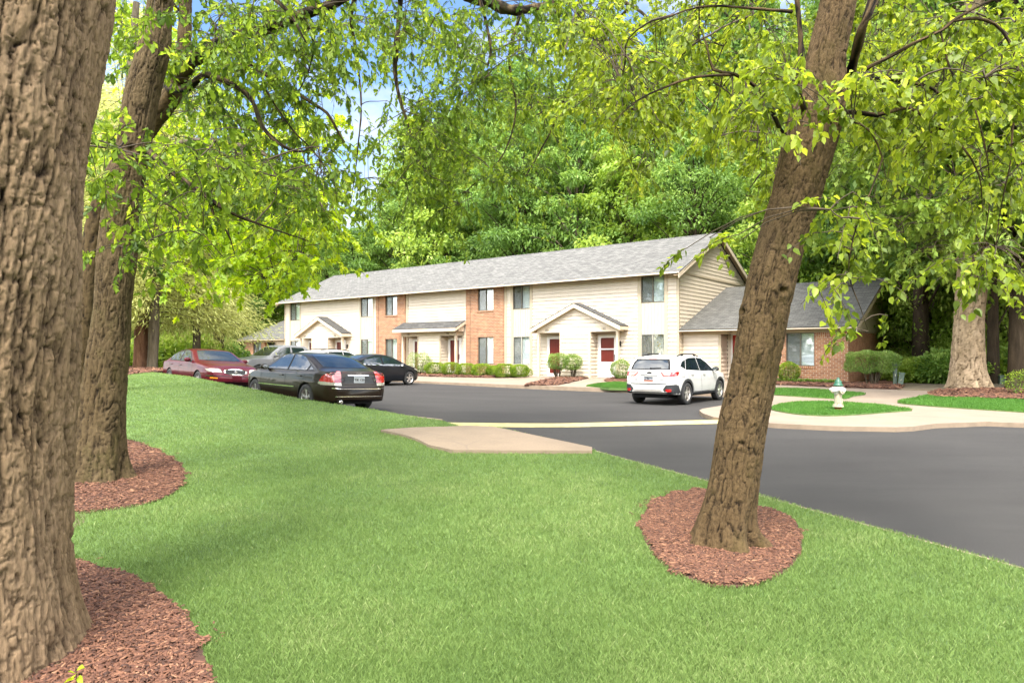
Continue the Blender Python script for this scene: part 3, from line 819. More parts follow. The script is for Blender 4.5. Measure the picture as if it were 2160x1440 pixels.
# roof
def gable_roof(parent, x0, x1, hd, ze, rz, ov, rake, mat, fascia='fascia', y0=0.0, th=.05, left=True, right=True):
    sl = (rz - ze) / (hd / 2)
    e = ze - ov * sl
    up = .20
    yl, yr = y0 - ov, y0 + hd + ov
    rf = roof_slope('roof', parent, (x0 - (rake if left else 0), yl, e + up), (x1 + (rake if right else 0), yl, e + up), (x0 - (rake if left else 0), y0 + hd / 2, rz + up), (x1 + (rake if right else 0), y0 + hd / 2, rz + up), mat, th)
    rb = roof_slope('roof', parent, (x1 + (rake if right else 0), yr, e + up), (x0 - (rake if left else 0), yr, e + up), (x1 + (rake if right else 0), y0 + hd / 2, rz + up), (x0 - (rake if left else 0), y0 + hd / 2, rz + up), mat, th)
    fb = MB(); XL = x0 - (rake if left else 0); XR = x1 + (rake if right else 0)
    fb.box(XL, XR, yl - .025, yl, ze - .02 - .0, e + up + .01)              # front fascia board / gutter
    fb.box(XL, XR, yr, yr + .025, ze - .02, e + up + .01)
    for X, on in ((XL, left), (XR - .03, right)):
        if on:
            for ya, yb, za, zb in ((yl, y0 + hd / 2, e, rz), (yr, y0 + hd / 2, e, rz)):
                fb.prism([(X, ya, za + up - .005), (X, yb, zb + up - .005), (X, yb, zb + up - .21), (X, ya, za + up - .21)], (.03, 0, 0))
    fb.build('fascia', M[fascia], parent)
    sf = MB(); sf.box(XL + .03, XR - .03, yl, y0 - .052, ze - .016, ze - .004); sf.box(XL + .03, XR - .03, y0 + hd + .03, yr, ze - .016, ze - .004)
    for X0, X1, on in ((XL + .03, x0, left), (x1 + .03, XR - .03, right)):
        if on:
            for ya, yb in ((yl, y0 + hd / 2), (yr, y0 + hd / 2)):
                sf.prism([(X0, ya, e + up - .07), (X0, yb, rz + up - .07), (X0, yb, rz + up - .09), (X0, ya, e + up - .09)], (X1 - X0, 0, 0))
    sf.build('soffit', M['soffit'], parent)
    # boxed eave returns
    br = MB()
    for X, on, dx in ((XL, left, .001), (XR - .031, right, 0)):
        if on:
            br.prism([(X + dx, yl + .001, ze - .02), (X + dx, y0 - .06, ze - .02), (X + dx, y0 - .06, e + up - .2 + (ov) * sl), (X + dx, yl + .001, e + up - .2)], (.029, 0, 0))
    br.build('eave_return', M[fascia], parent)
    rc = MB(); rc.tube([(XL, y0 + hd / 2, rz + up + th - .01), (XR, y0 + hd / 2, rz + up + th - .01)], .05, 6); rc.build('ridge_cap', mat, parent)
gable_roof(MAIN, -LM, 0, HD, ZE, RZ - .02, .60, .30, M['roof_l'])
dn = MB()
for X in (-.02,):
    dn.tube([(X, -.55, 5.3), (X, -.12, 5.1), (X, -.10, 4.9)], .035, 6)
# gabled porches
def gable_porch(dx, nl, nr, first):
    p = MB(); y = -.60; zf = .38
    bx0, bx1 = -6.19 + dx, -4.39 + dx
    lap_siding(p, bx0 + .09, bx1 - .09, Z0, 2.66, y=y)
    lap_siding(p, y, -.024, Z0, 2.66, y=bx1, axis='y')
    p.box(bx0, bx1 - .001, y + .012, -.024, Z0, 2.66)
    sl = (4.0 - 2.92) / 2.40
    ct = -5.20 + dx
    gt = lambda z: (ct - (4.0 - z) / sl + .05, ct + (4.0 - z) / sl - .05)
    lap_siding(p, 0, 0, 2.93, 3.93, y=y, top=gt)
    p.prism([(ct - 2.38, y + .012, 2.93), (ct + 2.38, y + .012, 2.93), (ct, y + .012, 3.98)], (0, .55, 0))
    o = p.build('porch', M['siding'], MAIN, recalc=False)
    t = MB()
    t.box(-7.62 + dx, -2.80 + dx, y - .02, y + .09, 2.66, 2.925)           # header beam
    t.box(-7.62 + dx, -7.51 + dx, y + .09, -.05, 2.66, 2.925); t.box(-2.91 + dx, -2.80 + dx, y + .09, -.05, 2.66, 2.925)
    t.box(bx0, bx0 + .09, y - .03, y + .02, Z0, 2.66); t.box(bx1 - .09, bx1 + .028, y - .03, y + .02, Z0, 2.66)
    t.build('porch_beam', M['fascia'], o)
    for a in (-7.61, -2.93):
        q = MB(); q.box(a + dx, a + dx + .12, y - .018, y + .10, Z0, 2.66); q.box(a + dx - .015, a + dx + .135, y - .03, y + .115, Z0, Z0 + .25)
        q.build('porch_post', M['fascia'], o)
    tl, tr, yf = ct - 2.72, ct + 2.62, -.86
    et = 4.02 - 2.72 * sl
    for (xa, xb, nm) in ((tl, ct, 'l'), (tr, ct, 'r')):
        za = 4.08 - abs(xa - ct) * sl
        if nm == 'l': rs = roof_slope('porch_roof', o, (xa, -.025, za), (xa, yf, za), (xb, -.025, 4.08), (xb, yf, 4.08), M['roof_d'], .04)
        else: rs = roof_slope('porch_roof', o, (xa, yf, za), (xa, -.025, za), (xb, yf, 4.08), (xb, -.025, 4.08), M['roof_d'], .04)
    fa = MB()
    for xa in (tl, tr):
        za = 4.08 - abs(xa - ct) * sl
        fa.prism([(xa, yf - .001, za - .005), (ct, yf - .001, 4.075), (ct, yf - .001, 3.88), (xa, yf - .001, za - .20)], (0, .03, 0))
        s = 1 if xa > ct else -1
        fa.box(xa - .02 * s, xa, yf + .03, -.03, za - .17, za - .003)
        fa.prism([(xa, yf + .03, za - .168), (ct, yf + .03, 3.912), (ct, yf + .03, 3.90), (xa, yf + .03, za - .18)], (0, .23, 0))
    fa.build('porch_fascia', M['fascia'], o)
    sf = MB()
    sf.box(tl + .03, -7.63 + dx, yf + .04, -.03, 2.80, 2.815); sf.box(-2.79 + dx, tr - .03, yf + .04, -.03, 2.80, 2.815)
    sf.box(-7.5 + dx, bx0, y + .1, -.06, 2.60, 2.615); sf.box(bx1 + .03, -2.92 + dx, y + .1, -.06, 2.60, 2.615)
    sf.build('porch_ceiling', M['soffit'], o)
    text_mesh('house_number', nl, .16, M['number'], o, (-7.0 + dx, y - .024, 2.79)); text_mesh('house_number', nr, .16, M['number'], o, (-3.62 + dx, y - .024, 2.79))
    door(MAIN, -7.28 + dx, -6.36 + dx, .40, 2.44, -.028, 'storm2')
    door(MAIN, -4.17 + dx, -3.24 + dx, .40, 2.46, -.028, 'storm' if first else 'storm2')
    st = MB(); st.box(-7.6 + dx, -6.2 + dx, y + .1, -.03, Z0, .39); st.box(bx1 + .03, -2.95 + dx, y + .1, -.03, Z0, .39)
    st.build('porch_step', M['concrete'], o)
    lt = MB(); lt.box(-3.05 + dx, -2.98 + dx, -.09, -.03, 1.95, 2.2)
    lt.build('porch_light', M['black'], o)
gable_porch(0, '133', '132', True)
gable_porch(-20.9, '137', '136', False)
# shed-roofed porch between the brick bays
p = MB(); y = -.60
lap_siding(p, -16.45, -14.72, Z0, 2.62, y=y); lap_siding(p, y, -.024, Z0, 2.62, y=-14.64, axis='y'); p.box(-16.53, -14.641, y + .012, -.024, Z0, 2.62)
o = p.build('porch', M['siding'], MAIN, recalc=False)
t = MB(); t.box(-17.96, -13.36, y - .02, y + .09, 2.62, 2.86); t.box(-17.96, -17.86, y + .09, -.06, 2.62, 2.86); t.box(-13.46, -13.36, y + .09, -.03, 2.62, 2.86)
t.box(-16.54, -16.45, y - .03, y + .02, Z0, 2.62); t.box(-14.73, -14.61, y - .03, y + .02, Z0, 2.62)
t.build('porch_beam', M['trim'], o)
for a in (-17.94, -13.5):
    q = MB(); q.box(a, a + .12, y - .018, y + .10, Z0, 2.62); q.build('porch_post', M['fascia'], o)
roof_slope('porch_roof', o, (-18.35, -.98, 3.03), (-13.10, -.98, 3.03), (-18.35, -.11, 3.47), (-13.10, -.11, 3.47), M['roof_d'], .04)
fa = MB(); fa.box(-18.35, -13.10, -1.005, -.98, 2.87, 3.04)
for X in (-18.35, -13.13): fa.prism([(X, -.98, 3.028), (X, -.105, 3.465), (X, -.105, 3.30), (X, -.98, 2.87)], (.03, 0, 0))
fa.prism([(-18.3, -.62, 3.02), (-18.3, -.11, 3.28), (-18.3, -.11, 2.87), (-18.3, -.62, 2.87)], (5.1, 0, 0))
fa.build('porch_fascia', M['fascia'], o)
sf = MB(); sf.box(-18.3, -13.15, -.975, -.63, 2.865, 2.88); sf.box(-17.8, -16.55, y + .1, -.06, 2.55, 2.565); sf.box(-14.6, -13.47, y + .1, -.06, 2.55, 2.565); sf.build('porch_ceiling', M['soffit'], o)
text_mesh('house_number', '135', .16, M['number'], o, (-17.35, y - .024, 2.75)); text_mesh('house_number', '134', .16, M['number'], o, (-14.05, y - .024, 2.75))
st = MB(); st.box(-17.8, -16.55, y + .1, -.03, Z0, .39); st.box(-14.6, -13.45, y + .1, -.03, Z0, .39); st.build('porch_step', M['concrete'], o)
door(MAIN, -17.42, -16.56, .40, 2.42, -.028, 'storm2'); door(MAIN, -14.42, -13.55, .40, 2.46, -.028, 'storm2')

# single-storey units at both ends (own local frame, x0 = joint with the long house)
def cottage(name, sgn, L, label, num, roofmat):
    org = loc2w(0 if sgn > 0 else -LM, 0)
    E = empty(name, (org[0], org[1], 0), A0, label, 'building')
    D0, DD = .41, 10.9; ze, rz = 2.62, 4.80
    def X(a): return a * sgn
    def span(a, b): return (min(X(a), X(b)), max(X(a), X(b)))
    si = MB(); tr = MB(); br = MB(); sd = MB()
    a, b = span(.03, 1.84)
    lap_siding(si, a + (.10 if sgn < 0 else .04), b - (.10 if sgn > 0 else .04), Z0, 2.46, y=D0)
    # closet side wall that faces +x, and the recess behind
    if sgn > 0:
        lap_siding(si, D0 + .02, D0 + .78, Z0, 2.46, y=1.84, axis='y')
        tr.box(1.75, 1.865, D0 - .03, D0 + .02, Z0, 2.46); tr.box(.025, .07, D0 - .03, D0 + .02, Z0, 2.46)
    else:
        tr.box(-1.86, -1.75, D0 - .03, D0 + .02, Z0, 2.46); tr.box(-.07, -.03, D0 - .03, D0 + .02, Z0, 2.46)
    a, b = span(1.87, 3.25)
    lap_siding(si, a, b, Z0, 2.46, y=D0 + .80)
    # brick front
    w0, w1 = (4.70, 5.84) if sgn > 0 else (3.75, 4.9)
    yb = D0 - .06
    for q0, q1, z0, z1 in ((3.25, w0, Z0, 2.24), (w1, L, Z0, 2.24), (w0, w1, Z0, .98), (w0, w1, 2.50, 2.50)):
        if z1 > z0:
            a, b = span(q0, q1); br.box(a, b, yb, D0 + .2, z0, z1)
    for q0, q1, e_, z0, z1, nm in ((3.25, w0, .003, 2.24, 2.46, 'brick_soldier_course'), (w1, L, .003, 2.24, 2.46, 'brick_soldier_course'), (w0 - .04, w1 + .04, .03, .98, 1.07, 'window_ledge')):
        a, b = span(q0, q1); sd = MB(); sd.box(a, b, yb - e_, D0 + .15, z0, z1); sd.build(nm, M['soldier'], E)
    a, b = span(w0, w1)
    window(E, a, b, 1.07, 2.46, y=D0, blinds=True, frame='bronze')
    co = MB(); a, b = span(3.26, L - .1); co.box(a, b, D0 + .22, D0 + DD - .1, Z0, ze - .05); a, b = span(.04, 3.26); co.box(a, b, D0 + .83, D0 + DD - .1, Z0, ze - .05)
    a, b = span(.06, 1.80); co.box(a, b, D0 + .02, D0 + .82, Z0, 2.46)
    co.build('wall_core', M['room'], E)
    # end wall
    xe = X(L)
    sb = MB(); a, b = span(L - .1, L); sb.box(a + (0 if sgn > 0 else 0), b, D0 + .2, D0 + DD, Z0, 2.50); sb.build('brick_side_wall', M['bricky'], E)
    bk = MB(); a, b = span(.02, L - .1); bk.box(a, b, D0 + DD - .1, D0 + DD - .02, Z0, ze); bk.build('back_wall', M['siding'], E)
    sl = (rz - ze) / (DD / 2)
    gt = lambda z: (D0 + (z - ze) / sl + .03, D0 + DD - (z - ze) / sl - .03)
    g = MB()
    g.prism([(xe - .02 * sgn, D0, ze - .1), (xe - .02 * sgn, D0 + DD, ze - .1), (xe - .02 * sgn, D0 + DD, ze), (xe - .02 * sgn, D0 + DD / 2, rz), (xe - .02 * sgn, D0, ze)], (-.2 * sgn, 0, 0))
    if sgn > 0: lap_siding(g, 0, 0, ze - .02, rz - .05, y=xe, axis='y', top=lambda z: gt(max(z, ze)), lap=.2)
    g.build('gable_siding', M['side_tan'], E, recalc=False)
    # header beam
    a, b = span(.03, L); tr.box(a, b, D0 - .035, D0 + .1, 2.462, ze)
    si.build('siding', M['siding'], E, recalc=False); tr.build('trim', M['trim'], E); br.build('brick_wall', M['brickx'], E)
    a, b = span(2.12, 3.05)
    door(E, a, b, .40, 2.42, D0 + .77, 'plain', 'redbright' if sgn > 0 else 'reddoor')
    text_mesh('house_number', num, .17, M['number'], E, (X(2.28), D0 - .039, 2.545))
    st = MB(); a, b = span(1.9, 3.2); st.box(a, b, D0 - .1, D0 + .74, Z0, .39); st.build('doorstep', M['concrete'], E)
    if sgn > 0: gable_roof(E, .03, L, DD, ze, rz, .46, .40, roofmat, y0=D0, left=False)
    else: gable_roof(E, -L, -.05, DD, ze, rz, .46, .40, roofmat, y0=D0, right=False)
    return E
cottage('brick_cottage', 1, 7.12, 'single-storey brick unit with dark grey roof attached at the right end', '131', M['roof_m'])
cottage('brick_cottage', -1, 6.15, 'low brick unit with pale grey roof at the far left end, behind the pickup', '138', M['roof_l'])

# fire hydrant
hx, hy = G(1768, 868, walk_h)
hz = float(walk_h(hx, hy)) + .03
H = empty('fire_hydrant', (hx, hy, hz), R(12), 'white fire hydrant with green cap and rusty foot on the grass island', 'hydrant')
M['hy_white'] = plain('hydrant_white', (.42, .37, .27), .6, .18, 14, bmp=.2)
M['hy_green'] = plain('hydrant_green', (.014, .085, .048), .4, .2, 9)
M['hy_rust'] = plain('hydrant_rust', (.22, .06, .015), .8, .3, 16, bmp=.3)
M['cloth'] = plain('white_cloth', (.60, .58, .60), .85, .05, 8)
b = MB(); b.lathe([(.0, .13), (.105, .13), (.105, .15), (.092, .17), (.092, .50), (.10, .52), (.10, .60), (.085, .64), (0, .64)], 24)
for k in range(10):
    a = 2 * math.pi * k / 10; b.lathe([(.0, 0), (.010, 0), (.010, .022), (0, .022)], 6, (.112 * math.cos(a), .112 * math.sin(a), .148))
for s_ in range(3):
    b.box(-.094 + .06 * s_, -.06 + .06 * s_, -.097, -.085, .2, .32)
b.build('barrel', M['hy_white'], H, smooth=False)
b = MB(); b.lathe([(0, .098), (.135, .098), (.135, .13), (0, .13)], 24); b.build('flange', M['hy_white'], H)
b = MB(); b.lathe([(0, -.05), (.085, -.05), (.085, .097), (0, .097)], 20); b.build('foot', M['hy_rust'], H)
b = MB(); b.lathe([(0, .632), (.118, .632), (.125, .65), (.115, .668), (.092, .68), (.088, .72), (.068, .775), (.036, .80), (.036, .83), (.03, .845), (0, .845)], 24); b.build('cap', M['hy_green'], H, smooth=True)
for nm, axis, s_ in (('nozzle', 'x', 1), ('nozzle', 'x', -1), ('nozzle', 'y', -1)):
    b = MB(); rr = .05 if axis == 'x' else .065
    prof = [(0, 0), (rr * .8, 0), (rr * .8, .05), (rr, .055), (rr, .09), (.02, .095), (.02, .115), (0, .115)]
    b.lathe([(r_, (h_ + .085) * s_) for r_, h_ in prof], 14, (0, 0, .50), axis=axis); b.build(nm, M['hy_white'], H)
# the white cloth or bag tied round its shoulders
na, nb = 44, 12; vs = []; fs = []
for j in range(nb):
    t = j / (nb - 1); rr = .115 + .055 * math.sin(math.pi * min(1, t * 1.2)) ; zz = .60 - .17 * t
    for k in range(na):
        a = 2 * math.pi * k / na
        r2 = rr * (1 + .10 * math.sin(5 * a + 3 * t) + .06 * math.sin(11 * a + 7 * t)) * (1.12 if abs(math.cos(a)) > .7 else .95)
        if j == nb - 1: r2 *= .78
        vs.append((r2 * math.cos(a), r2 * math.sin(a), zz + .025 * math.sin(3 * a + 1) * t))
for j in range(nb - 1):
    for k in range(na): fs.append((j * na + k, j * na + (k + 1) % na, (j + 1) * na + (k + 1) % na, (j + 1) * na + k))
MB().add(vs, fs).build('cloth_wrap', M['cloth'], H, smooth=True)

# meter boxes at the corner of the brick unit, low green utility box beyond the oak
M['util'] = plain('utility_green', (.09, .125, .095), .5, .12, 4)
def util(name, loc, rz, dims, label, tilt=0):
    w, d, h = dims
    E = empty(name, loc, rz, label, 'utility box'); E.rotation_euler[1] = tilt
    m_ = MB(); m_.box(-w / 2, w / 2, -d / 2, d / 2, -.1, h * .86); m_.build('cabinet', M['util'], E, bev=.012)
    m_ = MB(); m_.prism([(-w / 2 - .02, -d / 2 - .02, h * .862), (-w / 2 - .02, d / 2 + .02, h * .862), (-w / 2 - .02, d / 2 + .02, h), (-w / 2 - .02, -d / 2 - .02, h * .93)], (w + .04, 0, 0)); m_.build('lid', M['util'], E, bev=.01)
    m_ = MB(); m_.box(-.02, .02, -d / 2 - .015, -d / 2, h * .4, h * .5); m_.build('latch', M['chrome'], E)
def onw(u, v): x, y_ = G(u, v, walk_h); return (x, y_, float(walk_h(x, y_)) + .02)
util('utility_pedestal', onw(1888, 813.5), R(-20), (.13, .13, .85), 'slim grey-green utility pedestal beside the end hedge of the brick unit')
util('utility_pedestal', onw(1899, 814.5), R(-30), (.17, .15, .50), 'shorter leaning grey-green utility pedestal at the edge of the woods', R(7))
ux, uy = at(2124, 822, 27)[:2]
util('utility_cabinet', (ux, uy, .35), R(-5), (1.0, .8, .42), 'low dark green utility cabinet behind the pale oak')
# ------------------------------------------------------------------ cars (local frame: y forward from the rear axle, x right, z up)
def paint(name, c, metal=.0, rough=.22, coat=.5):
    m, nt, P, O = new_mat(name)
    vec = coords(nt)
    n = noise_out(nt, vec, 2.5, 5, .6)
    dust = ramp(nt, [(.5, (0, 0, 0)), (.85, (.025, .025, .025))], noise_out(nt, coords(nt, (1, 1, 2.5)), 3, 6, .7))
    k = ramp(nt, [(.3, tuple(x * .93 for x in c)), (.7, c)], n)
    nt.links.new(mixc(nt, k, (.42, .36, .28), dust), P.inputs['Base Color'])
    P.inputs['Roughness'].default_value = rough; P.inputs['Metallic'].default_value = metal
    P.inputs['Coat Weight'].default_value = coat; P.inputs['Coat Roughness'].default_value = .04; P.inputs['Specular IOR Level'].default_value = .12
    return m
PT = {'black': paint('black_paint', (.016, .009, .005), 0, .3, .28), 'black2': paint('blue_black_paint', (.010, .011, .014), 0, .3, .28), 'white': paint('pearl_white_paint', (.52, .51, .485), 0, .3),
      'maroon': paint('maroon_paint', (.075, .006, .012), .1, .3, .32), 'grey': paint('silver_grey_paint', (.21, .21, .215), .1, .35)}
M['redlamp'] = m_glass_opaque('red_lens', (.34, .004, .003), .15)
M['clearlamp'] = m_glass_opaque('clear_lens', (.30, .28, .23), .12)
M['amber'] = m_glass_opaque('amber_lens', (.75, .28, .02), .15)
M['clad'] = plain('grey_cladding', (.022, .023, .025), .6, .15, 9)
M['plate'] = plain('plate_white', (.40, .42, .44), .4, .05, 5)
M['plateb'] = plain('plate_orange', (.35, .06, .012), .4, .1, 20)
M['platedark'] = plain('plate_dark', (.03, .035, .05), .4, .1, 20)
M['int'] = plain('dark_gap', (.004, .004, .004), .9)

def interp(tab, y):
    t = np.array(tab, float); return np.interp(y, t[:, 0], t[:, 1])

def car_mesh(P):
    yr, yf = P['top'][0][0], P['top'][-1][0]
    ys = np.unique(np.concatenate([np.linspace(yr, yf, 90), yr + np.array([0, .01, .025, .045, .07, .1]), yf - np.array([0, .01, .025, .045, .07, .1])]))
    def sm(tab, y, w=.035):
        acc = 0
        for o_, k in ((-2, .1), (-1, .22), (0, .36), (1, .22), (2, .1)): acc = acc + k * interp(tab, np.clip(y + o_ * w, yr, yf))
        return acc
    T = sm(P['top'], ys, P.get('smt', .035)); B = sm(P['bot'], ys); Wp = sm(P['plan'], ys); BL = sm(P['belt'], ys)
    k_t = P.get('tumble', .42); ins = P.get('inset', .04); n = 3.0
    rings = []
    ns, nc = 22, 10
    for j, y in enumerate(ys):
        r = min(P.get('rr', .09), (T[j] - B[j]) * .45)
        def W(z):
            b = Wp[j]; zm = P.get('zm', .58)
            w = np.where(z < zm, b - P.get('tuck', .06) * np.clip((zm - z) / (zm - .2), 0, 1.2) ** 2, b - .02 * np.clip((z - zm) / max(.05, BL[j] - zm), 0, 1) ** 2)
            w = w - np.where(z > BL[j], ins * np.clip((z - BL[j]) / .05, 0, 1) + k_t * np.clip(z - BL[j] - .02, 0, 9), 0)
            # a crease along the flank
            w = w + .006 * np.exp(-((z - P.get('crease', .72)) / .018) ** 2)
            return np.maximum(w, .05)
        zs = np.linspace(B[j] + .02, T[j] - r, ns)
        right = [(float(W(z)), z) for z in zs]
        w0 = float(W(T[j] - r))
        for q in range(1, nc + 1):
            a = math.pi / 2 * q / nc
            right.append((w0 * math.cos(a) ** (2 / n) if q < nc else 0.0, T[j] - r + r * math.sin(a) ** (2 / n)))
        right = [(right[0][0] * .97, B[j])] + right
        ring = [(x, y, z) for x, z in right] + [(-x, y, z) for x, z in reversed(right[:-1])]
        rings.append(ring)
    m = len(rings[0]); V = [p for r_ in rings for p in r_]; Fc = []
    for j in range(len(rings) - 1):
        for q in range(m):
            Fc.append((j * m + q, j * m + (q + 1) % m, (j + 1) * m + (q + 1) % m, (j + 1) * m + q))
    Fc.append(tuple(reversed(range(m)))); Fc.append(tuple((len(rings) - 1) * m + q for q in range(m)))
    return V, Fc

def make_car(name, label, P, paintm, pos, head):
    E = empty(name, (0, 0, 0), 0, label, P.get('cat', 'car'))
    V, Fc = car_mesh(P)
    mb = MB(); mb.add(V, Fc); body = mb.build('body', paintm, E)
    me0 = body.data
    # wheel wells
    cut = MB(); ra = P['ra']
    for yy in (0, P['wb']):
        for s in (-1, 1): cut.lathe([(0, s * (P['hw'] - .34)), (ra, s * (P['hw'] - .34)), (ra, s * 1.3), (0, s * 1.3)], 40, (0, yy, P['rw'] + P.get('archz', .0)), axis='x')
    for bx_ in P.get('cuts', []): cut.box(*bx_)
    co = cut.build('cutter', M['wellblack'])
    # drop the flat side's recalculation problems by letting the boolean solve it exactly
    bo = body.modifiers.new('b', 'BOOLEAN'); bo.object = co; bo.operation = 'DIFFERENCE'; bo.solver = 'EXACT'; bo.use_self = True
    try: bo.material_mode = 'TRANSFER'
    except Exception: pass
    bpy.context.view_layer.update()
    me = bpy.data.meshes.new_from_object(body.evaluated_get(bpy.context.evaluated_depsgraph_get()))
    body.modifiers.clear(); body.data = me; me.name = 'body'
    bpy.data.objects.remove(co)
    me.polygons.foreach_set('use_smooth', [True] * len(me.polygons)); me.set_sharp_from_angle(angle=R(38))
    bm = bmesh.new(); bm.from_mesh(me0); bmesh.ops.recalc_face_normals(bm, faces=bm.faces); bvh = BVHTree.FromBMesh(bm)
    def proj(kind, a, b, off):
        if kind == 'R': o_, d = Vector((3, a, b)), Vector((-1, 0, 0))
        elif kind == 'L': o_, d = Vector((-3, a, b)), Vector((1, 0, 0))
        elif kind == 'rear': o_, d = Vector((a, -6, b)), Vector((0, 1, 0))
        elif kind == 'front': o_, d = Vector((a, 8, b)), Vector((0, -1, 0))
        else: o_, d = Vector((a, b, 5)), Vector((0, 0, -1))
        h = bvh.ray_cast(o_, d)
        if h[0] is None: return None
        nrm = h[1] if h[1].dot(d) < 0 else -h[1]
        return h[0] + nrm * off
    def patch(nm, kind, poly, mat, off=.004, step=.05, parent=None, thick=0, mb_=None):
        b2 = bmesh.new(); vs = [b2.verts.new((p[0], p[1], 0)) for p in poly]
        b2.faces.new(vs); bmesh.ops.triangulate(b2, faces=b2.faces[:])
        for axis in (0, 1):
            lo = min(p[axis] for p in poly); hi = max(p[axis] for p in poly); k = math.floor(lo / step) + 1
            while k * step < hi:
                c_ = (k * step, 0, 0) if axis == 0 else (0, k * step, 0); n_ = (1, 0, 0) if axis == 0 else (0, 1, 0)
                bmesh.ops.bisect_plane(b2, geom=b2.verts[:] + b2.edges[:] + b2.faces[:], plane_co=c_, plane_no=n_, dist=1e-5); k += 1
        dead = []
        for v in b2.verts:
            q = proj(kind, v.co.x, v.co.y, off)
            if q is None: dead.append(v)
            else: v.co = q
        if dead: bmesh.ops.delete(b2, geom=dead, context='VERTS')
        out = mb_ if mb_ is not None else MB()
        b2.verts.ensure_lookup_table(); b2.verts.index_update()
        out.add([v.co.copy() for v in b2.verts], [[v.index for v in f.verts] for f in b2.faces]); b2.free()
        if mb_ is None:
            o_ = out.build(nm, mat, parent or E, smooth=True, recalc=True)
            return o_
    def line(kind, pts, w, off=.0035, mb_=None):
        for (a, b), (c, d) in zip(pts[:-1], pts[1:]):
            L = math.hypot(c - a, d - b); nx, ny = -(d - b) / L * w / 2, (c - a) / L * w / 2
            k = max(1, int(L / .06)); prev = None
            for q in range(k + 1):
                t = q / k; x, z = a + (c - a) * t, b + (d - b) * t
                p1 = proj(kind, x + nx, z + ny, off); p2 = proj(kind, x - nx, z - ny, off)
                if p1 and p2 and prev: mb_.add([prev[0], prev[1], p2, p1], [(0, 1, 2, 3)])
                prev = (p1, p2) if p1 and p2 else None
    # glass
    ws = P['windshield']; patch('windshield', 'top', ws, M['carglass'], step=.06)
    if 'rearglass' in P: patch('rear_window', P.get('rgk', 'top'), P['rearglass'], M['carglass'], off=P.get('rgo', .004), step=.05)
    for s in ('L', 'R'):
        for poly in P['sidewin']:
            c = (sum(p[0] for p in poly) / len(poly), sum(p[1] for p in poly) / len(poly))
            big = [(c[0] + (p[0] - c[0]) * 1.05 + .012 * (1 if p[0] > c[0] else -1), c[1] + (p[1] - c[1]) * 1.07) for p in poly]
            w_ = patch('window_trim', s, big, M['black'], off=.002)
            patch('side_window', s, poly, M['carglass'], off=.006, parent=w_)
    seams = MB()
    for s in ('L', 'R'):
        for ln in P.get('seams', []): line(s, ln, .010, mb_=seams)
    for ln in P.get('rseams', []): line('rear', ln, .010, mb_=seams)
    for ln in P.get('tseams', []): line('top', ln, .008, mb_=seams)
    if seams.v: seams.build('panel_gap', M['int'], E, recalc=False)
    for s in ('L', 'R'):
        sg = 1 if s == 'R' else -1
        for (y, z) in P.get('handles', []):
            q = proj(s, y, z, .02)
            if q:
                h = MB(); h.box(q.x - .012, q.x + .012, y - .09, y + .09, z - .014, z + .014); h.build('door_handle', P.get('handlemat', paintm), E, bev=.008)
        y, z = P['mirror']; q = proj(s, y, z, 0)
        h = MB(); x = q.x
        h.lathe([(0, -.06), (.045, -.055), (.07, -.02), (.075, .03), (.06, .05), (0, .052)], 14, (0, 0, 0), axis='y')
        h.v = [(x + sg * (.13 + v[0] * 1.55), y + v[1] * 1.1, z + .05 + v[2]) for v in h.v]
        mo = h.build('wing_mirror', P.get('mirrormat', paintm), E, smooth=True)
        h = MB(); h.tube([(x - sg * .02, y + .01, z - .02), (x + sg * .08, y, z + .03)], .022, 8); h.build('mirror_arm', M['black'], mo)
        h = MB(); h.lathe([(0, -.001), (.055, 0), (.055, -.004), (0, -.005)], 14, (0, 0, 0), axis='y'); h.v = [(x + sg * (.13 + v[0] * 1.5), y - .064 + v[1], z + .05 + v[2]) for v in h.v]; h.build('mirror_glass', M['chrome'], mo)
    for nm, kind, poly, mat, off in P.get('patches', []):
        mm = paintm if mat == 'PAINT' else M[mat]
        patch(nm, kind, poly, mm, off=off, step=.04)
        if kind in ('rear', 'front') and min(p[0] for p in poly) > .1:
            patch(nm, kind, [(-p[0], p[1]) for p in poly], mm, off=off, step=.04)
        elif kind == 'R':
            patch(nm, 'L', poly, mm, off=off, step=.04)
    for nm, kind, pts, w, mat, off in P.get('strips', []):
        mb_ = MB(); line(kind, pts, w, off, mb_)
        if kind == 'R': line('L', pts, w, off, mb_)
        mb_.build(nm, M[mat], E, recalc=False)
    # wheels
    rw, tw = P['rw'], .21
